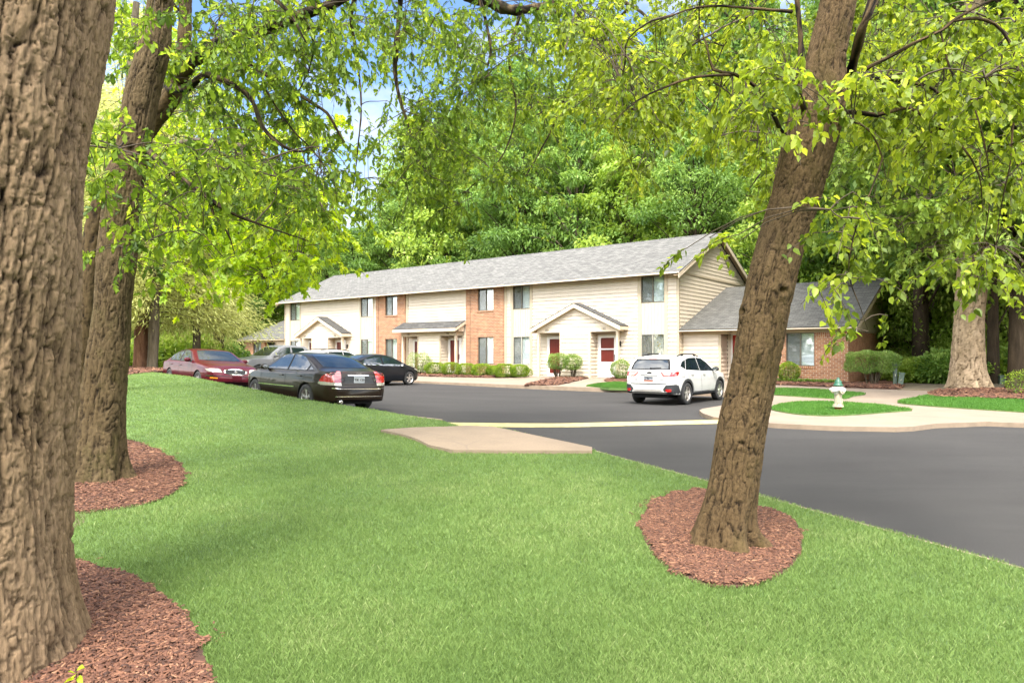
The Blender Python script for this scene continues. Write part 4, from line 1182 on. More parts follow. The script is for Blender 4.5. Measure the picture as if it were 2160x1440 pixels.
    for yy in (0, P['wb']):
        for s in (-1, 1):
            xo = P['hw'] - .012
            t = MB(); prof = [(rw * .66, 0), (rw * .80, -.012), (rw * .94, .0), (rw * .985, .015), (rw, .035), (rw, tw - .035), (rw * .97, tw - .01), (rw * .72, tw)]
            t.lathe([(r_, s * (xo - tw) + s * (tw - q)) for r_, q in prof], 36, (0, yy, rw), axis='x', cap=False)
            wo = t.build('wheel', M['rubber'], E, smooth=True)
            rm = MB(); xf = xo - .012
            rm.lathe([(rw * .60, s * (xf - .10)), (rw * .62, s * (xf - .04)), (rw * .68, s * xf), (rw * .655, s * (xf + .004)), (rw * .60, s * (xf - .02)), (rw * .585, s * (xf - .10))], 36, (0, yy, rw), axis='x', cap=False)
            ns_ = P.get('spokes', 5); dbl = P.get('double', False)
            for k in range(ns_):
                for da in ((-.13, .13) if dbl else (0,)):
                    a = 2 * math.pi * k / ns_ + .3 + da; a2 = 2 * math.pi * k / ns_ + .3 + da * .5
                    wd0, wd1 = (rw * .055, rw * .05) if dbl else (rw * .13, rw * .085)
                    ca, sa = math.cos(a), math.sin(a); cb, sb = math.cos(a2), math.sin(a2)
                    r0, r1 = rw * .08, rw * .625
                    def pt(r_, off, c, s_, xx): return (s * xx, yy + r_ * c - off * s_, rw + r_ * s_ + off * c)
                    x0_, x1_ = xf - .035, xf - .008
                    vs = [pt(r0, -wd0, cb, sb, x0_ + .015), pt(r0, wd0, cb, sb, x0_ + .015), pt(r1, wd1, ca, sa, x1_), pt(r1, -wd1, ca, sa, x1_)]
                    vs += [(v[0] - s * .035, v[1], v[2]) for v in vs]
                    rm.add(vs, [(0, 1, 2, 3), (4, 5, 1, 0), (5, 6, 2, 1), (6, 7, 3, 2), (7, 4, 0, 3), (7, 6, 5, 4)])
            rm.lathe([(0, s * (xf - .012)), (rw * .14, s * (xf - .016)), (rw * .17, s * (xf - .05)), (0, s * (xf - .052))], 18, (0, yy, rw), axis='x')
            rm.build('rim', M['alloy'], wo)
            dk = MB(); dk.lathe([(0, s * (xf - .085)), (rw * .61, s * (xf - .086)), (rw * .61, s * (xf - .10)), (0, s * (xf - .10))], 30, (0, yy, rw), axis='x'); dk.build('brake_disc', M['black'], wo)
    for fn in P.get('extra', []): fn(E, proj, patch, line)
    # underbody so that no light shows through
    u = MB(); u.box(-P['hw'] + .36, P['hw'] - .36, P['top'][0][0] + .25, P['top'][-1][0] - .25, P['rw'] * .62, P['rw'] * .62 + .1); u.tube([(-P['hw'] + .2, 0, rw), (P['hw'] - .2, 0, rw)], .05, 8)
    u.build('underbody', M['black'], E)
    # set down on the asphalt, following its slope
    h = R(head); f = np.array([-math.sin(h), math.cos(h)]); r_ = np.array([math.cos(h), math.sin(h)]); p = np.array(pos)
    tr_ = P['hw'] - .12
    zf = [float(road_h(*(p + f * P['wb'] + r_ * s * tr_))) for s in (-1, 1)]; zr = [float(road_h(*(p + r_ * s * tr_))) for s in (-1, 1)]
    pz = (sum(zr)) / 2
    Y = Vector((f[0], f[1], (sum(zf) / 2 - pz) / P['wb'])).normalized(); X = Vector((r_[0], r_[1], (zr[1] - zr[0]) / (2 * tr_))).normalized()
    Zv = X.cross(Y).normalized(); X = Y.cross(Zv)
    Mx = Matrix((X, Y, Zv)).transposed().to_4x4(); Mx.translation = (p[0], p[1], pz + .002)
    E.matrix_world = Mx
    bm.free()
    return E

def plate(E, proj, kind, z, top, txt, txt2, mat='plate', tmat='number', low=None):
    q = proj(kind, 0, z, 0); s = -1 if kind == 'rear' else 1
    y = q.y + s * .018
    m_ = MB(); m_.box(-.152, .152, y - .004, y + .004, z - .076, z + .076)
    o = m_.build('number_plate', M[mat], E, bev=.003)
    rot = (R(90), 0, 0) if s < 0 else (R(90), 0, R(180))
    text_mesh('plate_number', txt, .085, M[tmat], o, (0, y + s * .0065, z - .002), rot)
    if txt2: text_mesh('plate_line', txt2, .028, M[tmat], o, (0, y + s * .0065, z + .058), rot)
    if low:
        m_ = MB(); m_.box(-.15, .15, y + s * .0042, y + s * .0052, z - .074, z - .030); m_.build('plate_band', M[low], o)
    return y

# --- black sedan
def ex_sedan(E, proj, patch, line):
    patch('plate_recess', 'rear', [(-.42, .72), (.42, .72), (.36, .90), (-.36, .90)], M['clad'], off=.002)
    plate(E, proj, 'rear', .80, 0, 'TIK 120', None)
    q = proj('rear', 0, .93, .006)
    if q: text_mesh('badge', 'VOLVO', .05, M['chrome'], E, (0, q.y - .006, .945), depth=.006)
    q = proj('rear', -.43, .80, 0)
    if q: text_mesh('badge', 'S60', .06, M['chrome'], E, (-.49, q.y - .008, .80), (R(90), 0, R(-8)), depth=.006)
    q = proj('rear', .48, .80, 0)
    if q: text_mesh('badge', '2.5T', .055, M['chrome'], E, (.48, q.y - .010, .80), (R(90), 0, R(8)), depth=.006)
    m_ = MB(); m_.lathe([(.036, -1.03), (.042, -1.03), (.042, -.7), (.036, -.72)], 20, (-.50, 0, .27), axis='y'); m_.build('exhaust_pipe', M['chrome'], E, smooth=True)
    m_ = MB(); m_.lathe([(0, -.98), (.035, -.98), (.035, -.97), (0, -.97)], 16, (-.50, 0, .27), axis='y'); m_.build('exhaust_bore', M['wellblack'], E)
S60 = dict(top=[(-1.02, .58), (-1.0, .64), (-.975, .68), (-.955, .90), (-.93, .985), (-.88, 1.02), (-.62, 1.035), (-.44, 1.055), (-.1, 1.20), (.3, 1.35), (.6, 1.405), (1.0, 1.43), (1.35, 1.42), (1.65, 1.375), (2.0, 1.22), (2.42, 1.01), (2.6, .965), (3.0, .89), (3.3, .80), (3.46, .72), (3.55, .60), (3.58, .5)],
    bot=[(-1.02, .34), (-.95, .28), (-.5, .22), (0, .2), (3.0, .19), (3.45, .21), (3.58, .32)],
    plan=[(-1.02, .56), (-1.0, .68), (-.95, .775), (-.8, .845), (-.4, .885), (.3, .90), (2.4, .90), (3.0, .88), (3.3, .80), (3.47, .68), (3.58, .45)],
    belt=[(-1, .90), (-.4, .95), (2.4, .90), (3.5, .78)], tumble=.44, inset=.05, rr=.09, wb=2.715, hw=.895, rw=.325, ra=.375,
    windshield=[(-.68, 2.36), (-.35, 2.44), (.35, 2.44), (.68, 2.36), (.52, 1.66), (-.52, 1.66)], rearglass=[(-.62, -.34), (-.3, -.40), (.3, -.40), (.62, -.34), (.52, .42), (-.52, .42)],
    sidewin=[[(2.12, .975), (1.52, 1.32), (1.30, 1.36), (1.02, 1.365), (1.05, .975)], [(.97, .975), (.94, 1.365), (.62, 1.35), (.36, 1.30), (.02, 1.13), (.10, .985)], [(-.02, 1.0), (-.05, 1.09), (-.22, 1.01)]],
    seams=[[(2.30, .92), (2.36, .60), (2.22, .26), (1.1, .25), (1.02, .60), (1.0, .95)], [(1.0, .25), (.42, .26), (.30, .55), (.12, .78), (.02, .96)], [(-.28, .98), (-.30, .90), (-.12, .90), (-.1, .97)]],
    rseams=[[(-.46, 1.0), (-.49, .68), (.49, .68), (.46, 1.0)]],
    handles=[(1.22, .83), (.30, .84)], mirror=(2.02, .96),
    strips=[('side_moulding', 'R', [(2.45, .555), (.55, .565)], .028, 'chrome', .006), ('bumper_trim', 'rear', [(-.74, .60), (-.5, .585), (.5, .585), (.74, .60)], .020, 'chrome', .006), ('bumper_trim', 'rear', [(-.66, .40), (.66, .40)], .014, 'chrome', .005), ('trunk_trim', 'rear', [(-.3, .905), (.3, .905)], .014, 'chrome', .008)],
    patches=[('tail_lamp', 'rear', [(.50, .73), (.80, .735), (.86, .75), (.84, .84), (.76, .89), (.64, .93), (.56, 1.01), (.475, 1.0)], 'redlamp', .007), ('tail_lamp_base', 'rear', [(.50, .655), (.86, .67), (.86, .745), (.50, .725)], 'clearlamp', .007),
             ('tail_lamp', 'R', [(-.93, .745), (-.58, .75), (-.66, .86), (-.80, .93), (-.9, .97)], 'redlamp', .007), ('tail_lamp_base', 'R', [(-.93, .67), (-.55, .69), (-.58, .745), (-.93, .74)], 'clearlamp', .007),
             ('headlamp', 'R', [(3.46, .60), (3.1, .66), (3.12, .76), (3.44, .70)], 'clearlamp', .005), ('sill', 'R', [(.45, .2), (2.3, .2), (2.3, .27), (.45, .27)], 'black', .004)],
    extra=[ex_sedan], spokes=5, double=True)
make_car('parked_sedan', 'black four-door sedan seen from behind with red tail lamps, parked against the lawn', S60, PT['black'], (-4.46, 17.36), 46)

# --- white crossover
def ex_cross(E, proj, patch, line):
    plate(E, proj, 'rear', .80, 0, 'STA 2901', None, 'platedark', 'plate', 'plateb')
    m_ = MB(); q = proj('rear', 0, 1.0, 0)
    m_.lathe([(.075, 0), (.085, -.006), (.085, 0)], 24, (0, 0, 0), axis='y'); m_.v = [(v[0], q.y - .012 + v[1], .985 + v[2] * .5) for v in m_.v]; m_.build('oval_badge', M['clad'], E)
    for s in (-1, 1):
        ps = [Vector((s * (.60 - .02 * abs(t - .9)), t, 0)) for t in np.linspace(-.15, 1.55, 14)]
        pts = []
        for k, p_ in enumerate(ps):
            q = proj('top', p_.x, p_.y, 0); pts.append((p_.x, p_.y, q.z + .065 * abs(math.sin(math.pi * k / 13)) ** .45 - .005))
        m_ = MB(); m_.tube(pts, .019, 8); 
        for k in (3, 10): m_.box(pts[k][0] - .02, pts[k][0] + .02, pts[k][1] - .05, pts[k][1] + .05, pts[k][2] - .09, pts[k][2])
        m_.build('roof_rail', M['black'], E)
    m_ = MB(); q = proj('top', 0, -.52, 0); m_.prism([(-.58, -.60, q.z - .05), (.58, -.60, q.z - .05), (.60, -.35, q.z + .0), (-.60, -.35, q.z + .0)], (0, -.0, .035)); m_.build('roof_spoiler', PT['white'], E, bev=.01)
    m_ = MB(); m_.prism([(0, -.2, 1.52), (0, .0, 1.53), (0, -.16, 1.60)], (.03, 0, 0)); m_.build('antenna_fin', PT['white'], E)
    q = proj('rear', .1, 1.13, .02); m_ = MB(); m_.tube([(.02, q.y, 1.135), (.36, q.y + .01, 1.155)], .010, 6); m_.tube([(.02, q.y - .01, 1.12), (.02, q.y, 1.15)], .022, 8); m_.build('rear_wiper', M['black'], E)
    q = proj('rear', 0, 1.42, .012); m_ = MB(); m_.box(-.12, .12, q.y - .005, q.y + .02, 1.405, 1.425); m_.build('brake_light', M['redlamp'], E)
    # arch and sill cladding
    for yy in (0, 2.665):
        for s in ('R', 'L'):
            m_ = MB(); N = 26; prev = None
            for k in range(N + 1):
                a = R(-18 + 216 * k / N); c, sn = math.cos(a), math.sin(a)
                pi_ = proj(s, yy + .385 * c, max(.26, .345 + .385 * sn), .010); po = proj(s, yy + .455 * c, max(.24, .345 + .455 * sn), .010); pe = proj(s, yy + .468 * c, max(.24, .345 + .468 * sn), .0)
                if pi_ and po and pe:
                    inner = Vector((pi_.x - (.05 if s == 'R' else -.05), pi_.y, pi_.z))
                    if prev: m_.add([prev[3], inner, pi_, prev[0], prev[1], po, pe, prev[2]], [(0, 1, 2, 3), (3, 2, 5, 4), (4, 5, 6, 7)])
                    prev = (pi_, po, pe, inner)
                else: prev = None
            m_.build('arch_cladding', M['clad'], E, recalc=False)
XV = dict(cat='car', top=[(-.93, .60), (-.92, .70), (-.88, .78), (-.86, .98), (-.80, 1.08), (-.70, 1.27), (-.60, 1.43), (-.50, 1.475), (-.2, 1.52), (.4, 1.55), (1.0, 1.545), (1.5, 1.50), (1.75, 1.44), (2.1, 1.26), (2.5, 1.06), (2.65, 1.03), (3.1, .97), (3.33, .90), (3.46, .78), (3.53, .58)],
    bot=[(-.93, .42), (-.8, .34), (0, .3), (2.6, .28), (3.3, .30), (3.53, .40)],
    plan=[(-.93, .60), (-.91, .70), (-.86, .78), (-.7, .845), (-.3, .885), (.3, .90), (2.4, .90), (3.0, .885), (3.3, .82), (3.46, .68), (3.53, .5)],
    belt=[(-1, 1.05), (0, 1.02), (2.4, .96), (3.5, .85)], tumble=.34, inset=.025, rr=.10, wb=2.665, hw=.90, rw=.345, ra=.395, zm=.62, crease=.80,
    windshield=[(-.70, 2.42), (-.35, 2.50), (.35, 2.50), (.70, 2.42), (.56, 1.72), (-.56, 1.72)], rgk='rear', rgo=.010, rearglass=[(-.60, 1.115), (.60, 1.115), (.58, 1.25), (.50, 1.375), (-.50, 1.375), (-.58, 1.25)],
    sidewin=[[(2.18, 1.03), (1.75, 1.29), (1.42, 1.42), (1.05, 1.445), (1.10, 1.05)], [(1.0, 1.06), (.95, 1.445), (.45, 1.44), (.22, 1.40), (.02, 1.10)], [(-.05, 1.12), (.12, 1.385), (-.12, 1.33), (-.30, 1.20)]],
    seams=[[(2.28, 1.0), (2.32, .7), (2.22, .40), (1.12, .38), (1.05, .7), (1.04, 1.03)], [(1.1, .38), (.52, .40), (.42, .62), (.12, .85), (.02, 1.08)], [(-.38, .98), (-.36, .86), (-.2, .86), (-.2, .97)]],
    rseams=[[(-.62, 1.02), (-.60, .66), (.60, .66), (.62, 1.02)]],
    handles=[(1.28, .93), (.36, .94)], mirror=(2.05, 1.03), mirrormat=M['clad'],
    patches=[('rear_window_surround', 'rear', [(-.68, 1.09), (.68, 1.09), (.62, 1.32), (.54, 1.43), (-.54, 1.43), (-.62, 1.32)], 'black', .004),
             ('tail_lamp', 'rear', [(.36, 1.02), (.83, 1.035), (.84, .90), (.52, .88), (.45, .90)], 'redlamp', .006), ('lamp_insert', 'rear', [(.43, 1.0), (.70, 1.0), (.69, .92), (.52, .915)], 'clearlamp', .010),
             ('tail_lamp', 'R', [(-.84, .90), (-.62, .92), (-.50, 1.03), (-.80, 1.035)], 'redlamp', .006),
             ('bumper_cladding', 'rear', [(.50, .50), (.60, .63), (.84, .645), (.84, .36), (.60, .36)], 'clad', .008), ('bumper_reflector', 'rear', [(.58, .47), (.60, .51), (.74, .51), (.74, .43), (.63, .42)], 'redlamp', .012),
             ('bumper_cladding', 'R', [(-.86, .38), (-.45, .38), (-.60, .62), (-.86, .64)], 'clad', .006),
             ('sill_cladding', 'R', [(.42, .30), (2.3, .29), (2.3, .37), (.42, .38)], 'clad', .008),
             ('headlamp', 'R', [(3.42, .72), (3.1, .80), (3.12, .88), (3.38, .84)], 'clearlamp', .005)],
    strips=[('tailgate_garnish', 'rear', [(-.30, .915), (.30, .915)], .022, 'clad', .012), ('bumper_gap', 'rear', [(-.60, .66), (.60, .66)], .022, 'clad', .008), ('skid_plate', 'rear', [(-.46, .45), (.46, .45)], .06, 'alloy', .010), ('tailgate_badge', 'rear', [(-.52, .80), (-.36, .80)], .016, 'clad', .006), ('tailgate_badge', 'rear', [(-.50, .765), (-.38, .765)], .014, 'clad', .006), ('tailgate_badge', 'rear', [(.34, .785), (.54, .785)], .018, 'clad', .006)],
    extra=[ex_cross], spokes=5)
make_car('parked_crossover', 'white crossover with dark wheel-arch cladding and roof rails, parked facing the porch', XV, PT['white'], (4.78, 21.88), -38.1)

# --- maroon sedan, facing the viewer
def ex_maroon(E, proj, patch, line):
    N = 28
    m_ = MB()
    def ov(rx, rz, off): 
        out = []
        for k in range(N):
            a = 2 * math.pi * k / N; x, z = rx * abs(math.cos(a)) ** .8 * (1 if math.cos(a) > 0 else -1), .665 + rz * abs(math.sin(a)) ** .8 * (1 if math.sin(a) > 0 else -1)
            q = proj('front', x, z, off); out.append(q)
        return out
    a, b, c = ov(.40, .105, .004), ov(.37, .085, .024), ov(.345, .070, .008)
    for k in range(N):
        j = (k + 1) % N; m_.add([a[k], a[j], b[j], b[k]], [(0, 1, 2, 3)]); m_.add([b[k], b[j], c[j], c[k]], [(0, 1, 2, 3)])
    g = m_.build('grille_surround', M['chrome'], E, recalc=False)
    m_ = MB(); m_.add(c, [tuple(range(N))]); m_.build('grille', M['black'], g)
    m_ = MB()
    for k in range(1, 12): line('front', [(-.33 + .06 * k, .605), (-.33 + .06 * k, .725)], .010, .012, m_)
    m_.build('grille_slats', M['clad'], g, recalc=False)
    q = proj('front', 0, .665, .02); m_ = MB(); m_.lathe([(0, .01), (.045, .01), (.05, 0), (.045, -.005)], 20, (0, q.y, .665), axis='y'); m_.build('round_badge', M['chrome'], g)
    q = proj('front', 0, .46, 0); m_ = MB(); m_.box(-.155, .155, q.y + .01, q.y + .018, .39, .54); m_.build('blank_plate', PT['maroon'], E, bev=.003)
LS = dict(top=[(-1.18, .55), (-1.15, .75), (-1.08, .93), (-.9, .98), (-.45, 1.01), (-.1, 1.15), (.3, 1.33), (.7, 1.41), (1.1, 1.435), (1.5, 1.42), (1.72, 1.38), (2.1, 1.21), (2.5, 1.02), (2.7, .985), (3.2, .93), (3.55, .86), (3.72, .79), (3.82, .68), (3.86, .58), (3.92, .54), (3.94, .48)],
    bot=[(-1.18, .36), (-1.0, .26), (0, .2), (3.4, .2), (3.8, .24), (3.94, .34)],
    plan=[(-1.18, .60), (-1.1, .80), (-.8, .88), (0, .925), (2.8, .935), (3.3, .91), (3.6, .85), (3.78, .76), (3.88, .66), (3.94, .50)],
    belt=[(-1, .93), (2.5, .92), (3.5, .80)], tumble=.46, inset=.02, rr=.11, wb=2.85, hw=.925, rw=.325, ra=.37, crease=.62,
    windshield=[(-.74, 2.42), (-.4, 2.52), (.4, 2.52), (.74, 2.42), (.58, 1.72), (-.58, 1.72)], rearglass=[(-.66, -.32), (.66, -.32), (.54, .42), (-.54, .42)],
    sidewin=[[(2.16, .97), (1.58, 1.31), (1.35, 1.36), (1.02, 1.37), (1.05, .97)], [(.95, .975), (.93, 1.37), (.62, 1.35), (.30, 1.27), (-.06, 1.08), (.0, .985)]],
    seams=[[(2.32, .92), (2.36, .60), (2.25, .26), (1.05, .25), (1.0, .6), (.99, .95)], [(.95, .25), (.42, .26), (.30, .55), (.05, .76), (-.05, .96)]], handles=[(1.16, .82), (.2, .83)], mirror=(2.08, .97),
    tseams=[[(-.70, 2.6), (-.62, 3.3), (-.42, 3.62)], [(.70, 2.6), (.62, 3.3), (.42, 3.62)]],
    strips=[('side_moulding', 'R', [(2.45, .36), (.5, .36)], .05, 'alloy', .006), ('bumper_strip', 'front', [(-.86, .53), (-.6, .52), (.6, .52), (.86, .53)], .022, 'black', .006), ('air_intake', 'front', [(-.60, .32), (.60, .32)], .045, 'black', .006), ('wiper', 'top', [(-.6, 2.47), (-.05, 2.50)], .02, 'black', .02), ('wiper', 'top', [(.0, 2.50), (.55, 2.47)], .02, 'black', .02)],
    patches=[('headlamp', 'front', [(.46, .64), (.84, .655), (.88, .75), (.60, .765), (.50, .74)], 'clearlamp', .007), ('headlamp', 'R', [(3.76, .66), (3.52, .68), (3.54, .755), (3.72, .765)], 'clearlamp', .007),
             ('marker_lamp', 'front', [(.62, .435), (.80, .44), (.80, .475), (.62, .465)], 'amber', .008), ('chrome_line', 'R', [(3.8, .50), (3.45, .50), (3.45, .53), (3.8, .53)], 'chrome', .006)],
    extra=[ex_maroon], spokes=6)
make_car('parked_sedan', 'maroon sedan with oval chrome grille facing the viewer beyond the grassy rise', LS, PT['maroon'], (-12.14, 26.1), -135.7)

# --- dark compact with an arched roof
HB = dict(top=[(-1.02, .6), (-1.0, .85), (-.95, 1.02), (-.8, 1.06), (-.3, 1.22), (.2, 1.38), (.6, 1.45), (1.0, 1.47), (1.3, 1.46), (1.7, 1.38), (2.2, 1.18), (2.6, 1.0), (3.0, .90), (3.3, .79), (3.48, .66), (3.55, .5)],
    bot=[(-1.02, .36), (-.9, .26), (0, .2), (3.2, .2), (3.55, .33)], plan=[(-1.02, .6), (-.95, .76), (-.7, .85), (0, .895), (2.5, .895), (3.0, .87), (3.3, .78), (3.5, .62), (3.55, .5)],
    belt=[(-1, 1.0), (0, .98), (2.5, .88), (3.5, .75)], tumble=.42, inset=.03, rr=.10, wb=2.7, hw=.89, rw=.325, ra=.37, crease=.76,
    windshield=[(-.68, 2.46), (-.35, 2.58), (.35, 2.58), (.68, 2.46), (.54, 1.62), (-.54, 1.62)], rearglass=[(-.60, -.7), (.60, -.7), (.5, .25), (-.5, .25)],
    sidewin=[[(2.30, .93), (1.75, 1.26), (1.35, 1.38), (1.06, 1.395), (1.10, .96)], [(1.0, .97), (.96, 1.395), (.6, 1.38), (.2, 1.29), (-.15, 1.12), (-.05, 1.01)]],
    seams=[[(2.36, .85), (2.34, .55), (2.2, .27), (1.1, .26), (1.03, .6), (1.03, .95)], [(1.0, .26), (.45, .27), (.32, .55), (.05, .8), (-.1, 1.0)]], handles=[(1.2, .84), (.25, .86)], mirror=(2.16, .93),
    strips=[('window_line', 'R', [(2.3, .925), (1.1, .95), (-.1, 1.0)], .014, 'chrome', .005)],
    patches=[('headlamp', 'R', [(3.42, .62), (2.98, .76), (3.02, .80), (3.38, .72)], 'clearlamp', .005), ('tail_lamp', 'R', [(-.95, .82), (-.66, .86), (-.7, .96), (-.94, .97)], 'redlamp', .005), ('tail_lamp', 'rear', [(.45, .80), (.8, .80), (.8, .96), (.5, .95)], 'redlamp', .006)],
    spokes=5, double=True)
make_car('parked_compact', 'black compact car with an arched roof, nose toward the clipped shrubs', HB, PT['black2'], (-7.25, 31.15), -38.1)

# --- white wagon hidden behind the black sedan, only its roof shows
def ex_wagon(E, proj, patch, line):
    for s in (-1, 1):
        pts = []
        for k in range(12):
            t = -.3 + 1.9 * k / 11; q = proj('top', s * .56, t, 0); pts.append((s * .56, t, q.z + .06 * abs(math.sin(math.pi * k / 11)) ** .4 - .005))
        m_ = MB(); m_.tube(pts, .017, 8); m_.build('roof_rail', M['black'], E)
WG = dict(top=[(-.98, .6), (-.96, .9), (-.9, 1.1), (-.75, 1.4), (-.6, 1.52), (-.2, 1.60), (.5, 1.64), (1.1, 1.63), (1.5, 1.57), (1.8, 1.48), (2.2, 1.27), (2.6, 1.08), (3.1, .99), (3.4, .86), (3.52, .6)],
    bot=[(-.98, .38), (-.8, .3), (0, .25), (3.2, .25), (3.52, .38)], plan=[(-.98, .62), (-.9, .78), (-.6, .86), (0, .895), (2.5, .895), (3.1, .86), (3.4, .74), (3.52, .55)],
    belt=[(-1, 1.08), (2.5, .98), (3.5, .85)], tumble=.34, inset=.02, rr=.10, wb=2.65, hw=.89, rw=.345, ra=.39, crease=.8,
    windshield=[(-.68, 2.5), (-.35, 2.58), (.35, 2.58), (.68, 2.5), (.55, 1.78), (-.55, 1.78)], rgk='rear', rgo=.01, rearglass=[(-.58, 1.15), (.58, 1.15), (.5, 1.43), (-.5, 1.43)],
    sidewin=[[(2.28, 1.06), (1.85, 1.32), (1.42, 1.50), (1.06, 1.53), (1.10, 1.08)], [(1.0, 1.09), (.96, 1.53), (.2, 1.52), (.05, 1.12)], [(-.05, 1.13), (.08, 1.50), (-.35, 1.44), (-.62, 1.22)]],
    seams=[[(2.36, 1.0), (2.34, .6), (2.2, .34), (1.1, .34), (1.03, 1.05)]], handles=[(1.2, .95), (.3, .96)], mirror=(2.14, 1.07),
    patches=[('tail_lamp', 'rear', [(.5, .92), (.82, .92), (.82, 1.12), (.6, 1.12)], 'redlamp', .006)], extra=[ex_wagon], spokes=5)
make_car('parked_wagon', 'white wagon with dark roof rails, mostly hidden behind the black sedan', WG, PT['white'], (-9.44, 32.98), -38.1)

# --- grey pickup backed in, facing the viewer's left
def ex_pick(E, proj, patch, line):
    for z in (.92, 1.02):
        m_ = MB(); line('front', [(-.5, z), (.5, z)], .03, .01, m_); m_.build('grille_bar', M['chrome'], E, recalc=False)
PK = dict(cat='pickup truck', top=[(-1.22, .6), (-1.20, 1.1), (-1.15, 1.25), (.55, 1.26), (.60, 1.45), (.66, 1.74), (.80, 1.82), (1.5, 1.86), (2.1, 1.84), (2.32, 1.77), (2.75, 1.50), (3.05, 1.27), (3.25, 1.22), (4.1, 1.15), (4.35, 1.08), (4.46, .95), (4.52, .6)],
    bot=[(-1.22, .5), (-1.0, .42), (4.2, .40), (4.52, .45)], plan=[(-1.22, .92), (-1.1, .97), (.5, .99), (3.6, .99), (4.1, .96), (4.4, .88), (4.52, .72)],
    belt=[(-1.2, 1.15), (4, 1.12)], tumble=.30, inset=.03, rr=.07, wb=3.65, hw=.99, rw=.40, ra=.46, zm=.75, crease=.95, smt=.02,
    windshield=[(-.78, 2.98), (-.4, 3.06), (.4, 3.06), (.78, 2.98), (.64, 2.36), (-.64, 2.36)], cuts=[(-.78, .78, -1.08, .42, .75, 2.2)],
    sidewin=[[(2.78, 1.24), (2.30, 1.62), (2.1, 1.70), (1.78, 1.72), (1.78, 1.24)], [(1.62, 1.25), (1.62, 1.72), (1.0, 1.70), (.92, 1.64), (.92, 1.25)]],
    seams=[[(2.85, 1.2), (2.85, .5), (1.7, .5), (1.7, 1.22)], [(1.68, .5), (.85, .5), (.85, 1.22)], [(.56, 1.25), (.56, .5)]], handles=[(1.85, 1.1), (1.0, 1.1)], mirror=(2.72, 1.25),
    patches=[('headlamp', 'front', [(.55, .85), (.85, .85), (.85, 1.08), (.55, 1.08)], 'clearlamp', .006), ('headlamp', 'R', [(4.45, .85), (4.22, .85), (4.22, 1.05), (4.42, 1.05)], 'clearlamp', .006), ('grille', 'front', [(-.5, .72), (.5, .72), (.5, 1.06), (-.5, 1.06)], 'black', .005)],
    extra=[ex_pick], spokes=6)
make_car('parked_pickup', 'silver-grey pickup truck beside the maroon sedan, below the low end unit', PK, PT['grey'], (-11.35, 38.2), 141.9)
# ------------------------------------------------------------------ trees
def trunk(name, pts, radii, mat, parent, cx, cy, depth, dh=.012, dc=.012, flare=.35, fh=.25, lobes=5, seed=1, wv=.25, knots=()):
    P, r = smooth_path(pts, radii, .03)
    s = np.concatenate([[0], np.cumsum(np.linalg.norm(np.diff(P, axis=0), axis=1))])
    H = s[-1]; nh = int(H / dh); hs = np.linspace(0, H, nh)
    C = np.stack([np.interp(hs, s, P[:, k]) for k in range(3)], -1); rr = np.interp(hs, s, r)
    T = np.gradient(C, axis=0); T /= np.linalg.norm(T, axis=1)[:, None]
    B = np.cross(T, np.array([1.0, 0, 0])); B /= np.linalg.norm(B, axis=1)[:, None]; A = np.cross(B, T)
    rm = float(np.mean(rr)); per = max(6, int(round(2 * np.pi * rm * cx))); na = int(2 * np.pi * rm / dc)
    a = np.arange(na) * 2 * np.pi / na
    AA, HH = np.meshgrid(a, hs); u = AA / (2 * np.pi) * per; v = HH * cy
    wu = (vnoise(u * 1.0, v * 1.0, per, seed) - .5) * 1.1 + (vnoise(u * .5 * 2, v * .35, per, seed + 3) - .5) * 1.2
    wvv = (vnoise(u * 1.0, v * 2.0, per, seed + 9) - .5) * .9
    def fis(k, ky, sd, w):
        q = .62 * vnoise(u * k + wu * .8, v * ky + wvv * .5, per * k, sd) + .38 * vnoise(u * 2 * k + wu, v * 2.1 * ky + wvv, per * 2 * k, sd + 4)
        return sstep(np.abs(2 * q - 1) / w)
    ridge = fis(1, 1.0, seed + 1, .20); r2 = fis(2, 2.4, seed + 5, .17); r3 = fis(4, 5.5, seed + 15, .2)
    g1, g2 = worley(u * 1.5 + wu, v * 3.4 + 5 + wvv * 2, 0, seed + 5)
    plate = sstep((g2 - g1) / .10)
    fine = vnoise(u * 6, v * 9, per * 6, seed + 2)
    fib = vnoise(u * 5 + wu * 3, v * 1.6, per * 5, seed + 21)
    disp = depth * (ridge * .46 + r2 * .28 + r3 * .20 + plate * .12 + fine * .20 + fib * .12 - .90)
    R_ = rr[:, None] + disp
    big = vnoise(np.cos(AA) * 1.2 + 7, HH * .9 + np.sin(AA) * 1.2, 0, seed + 11) - .5
    R_ = R_ + big * rr[:, None] * .16
    fl = np.exp(-HH / fh)
    R_ = R_ + rr[:, None] * fl * flare * (.65 + .55 * np.cos(lobes * AA + seed) + .3 * np.cos((lobes + 2) * AA + 2 * seed))
    for (ka, kh, kr, kd) in knots:
        da = (AA - ka + np.pi) % (2 * np.pi) - np.pi
        q = (da * rr[:, None]) ** 2 + (HH - kh) ** 2
        R_ = R_ + kd * (np.exp(-q / (kr * 1.5) ** 2) * .7 - 1.5 * np.exp(-q / (kr * .55) ** 2))
    V = C[:, None, :] + R_[..., None] * (np.cos(AA)[..., None] * A[:, None, :] + np.sin(AA)[..., None] * B[:, None, :])
    i = np.arange(nh - 1)[:, None] * na; k = np.arange(na)[None, :]; k2 = (k + 1) % na
    Fc = np.stack([i + k, i + k2, i + na + k2, i + na + k], -1).reshape(-1, 4)
    rid = np.clip(ridge * .32 + r2 * .22 + r3 * .20 + plate * .16 + fine * .16 + fib * .10 - .08, 0, 1)
    return np_mesh(name, V.reshape(-1, 3), Fc, mat, parent, smooth=True, attrs={'ridge': rid.ravel()})

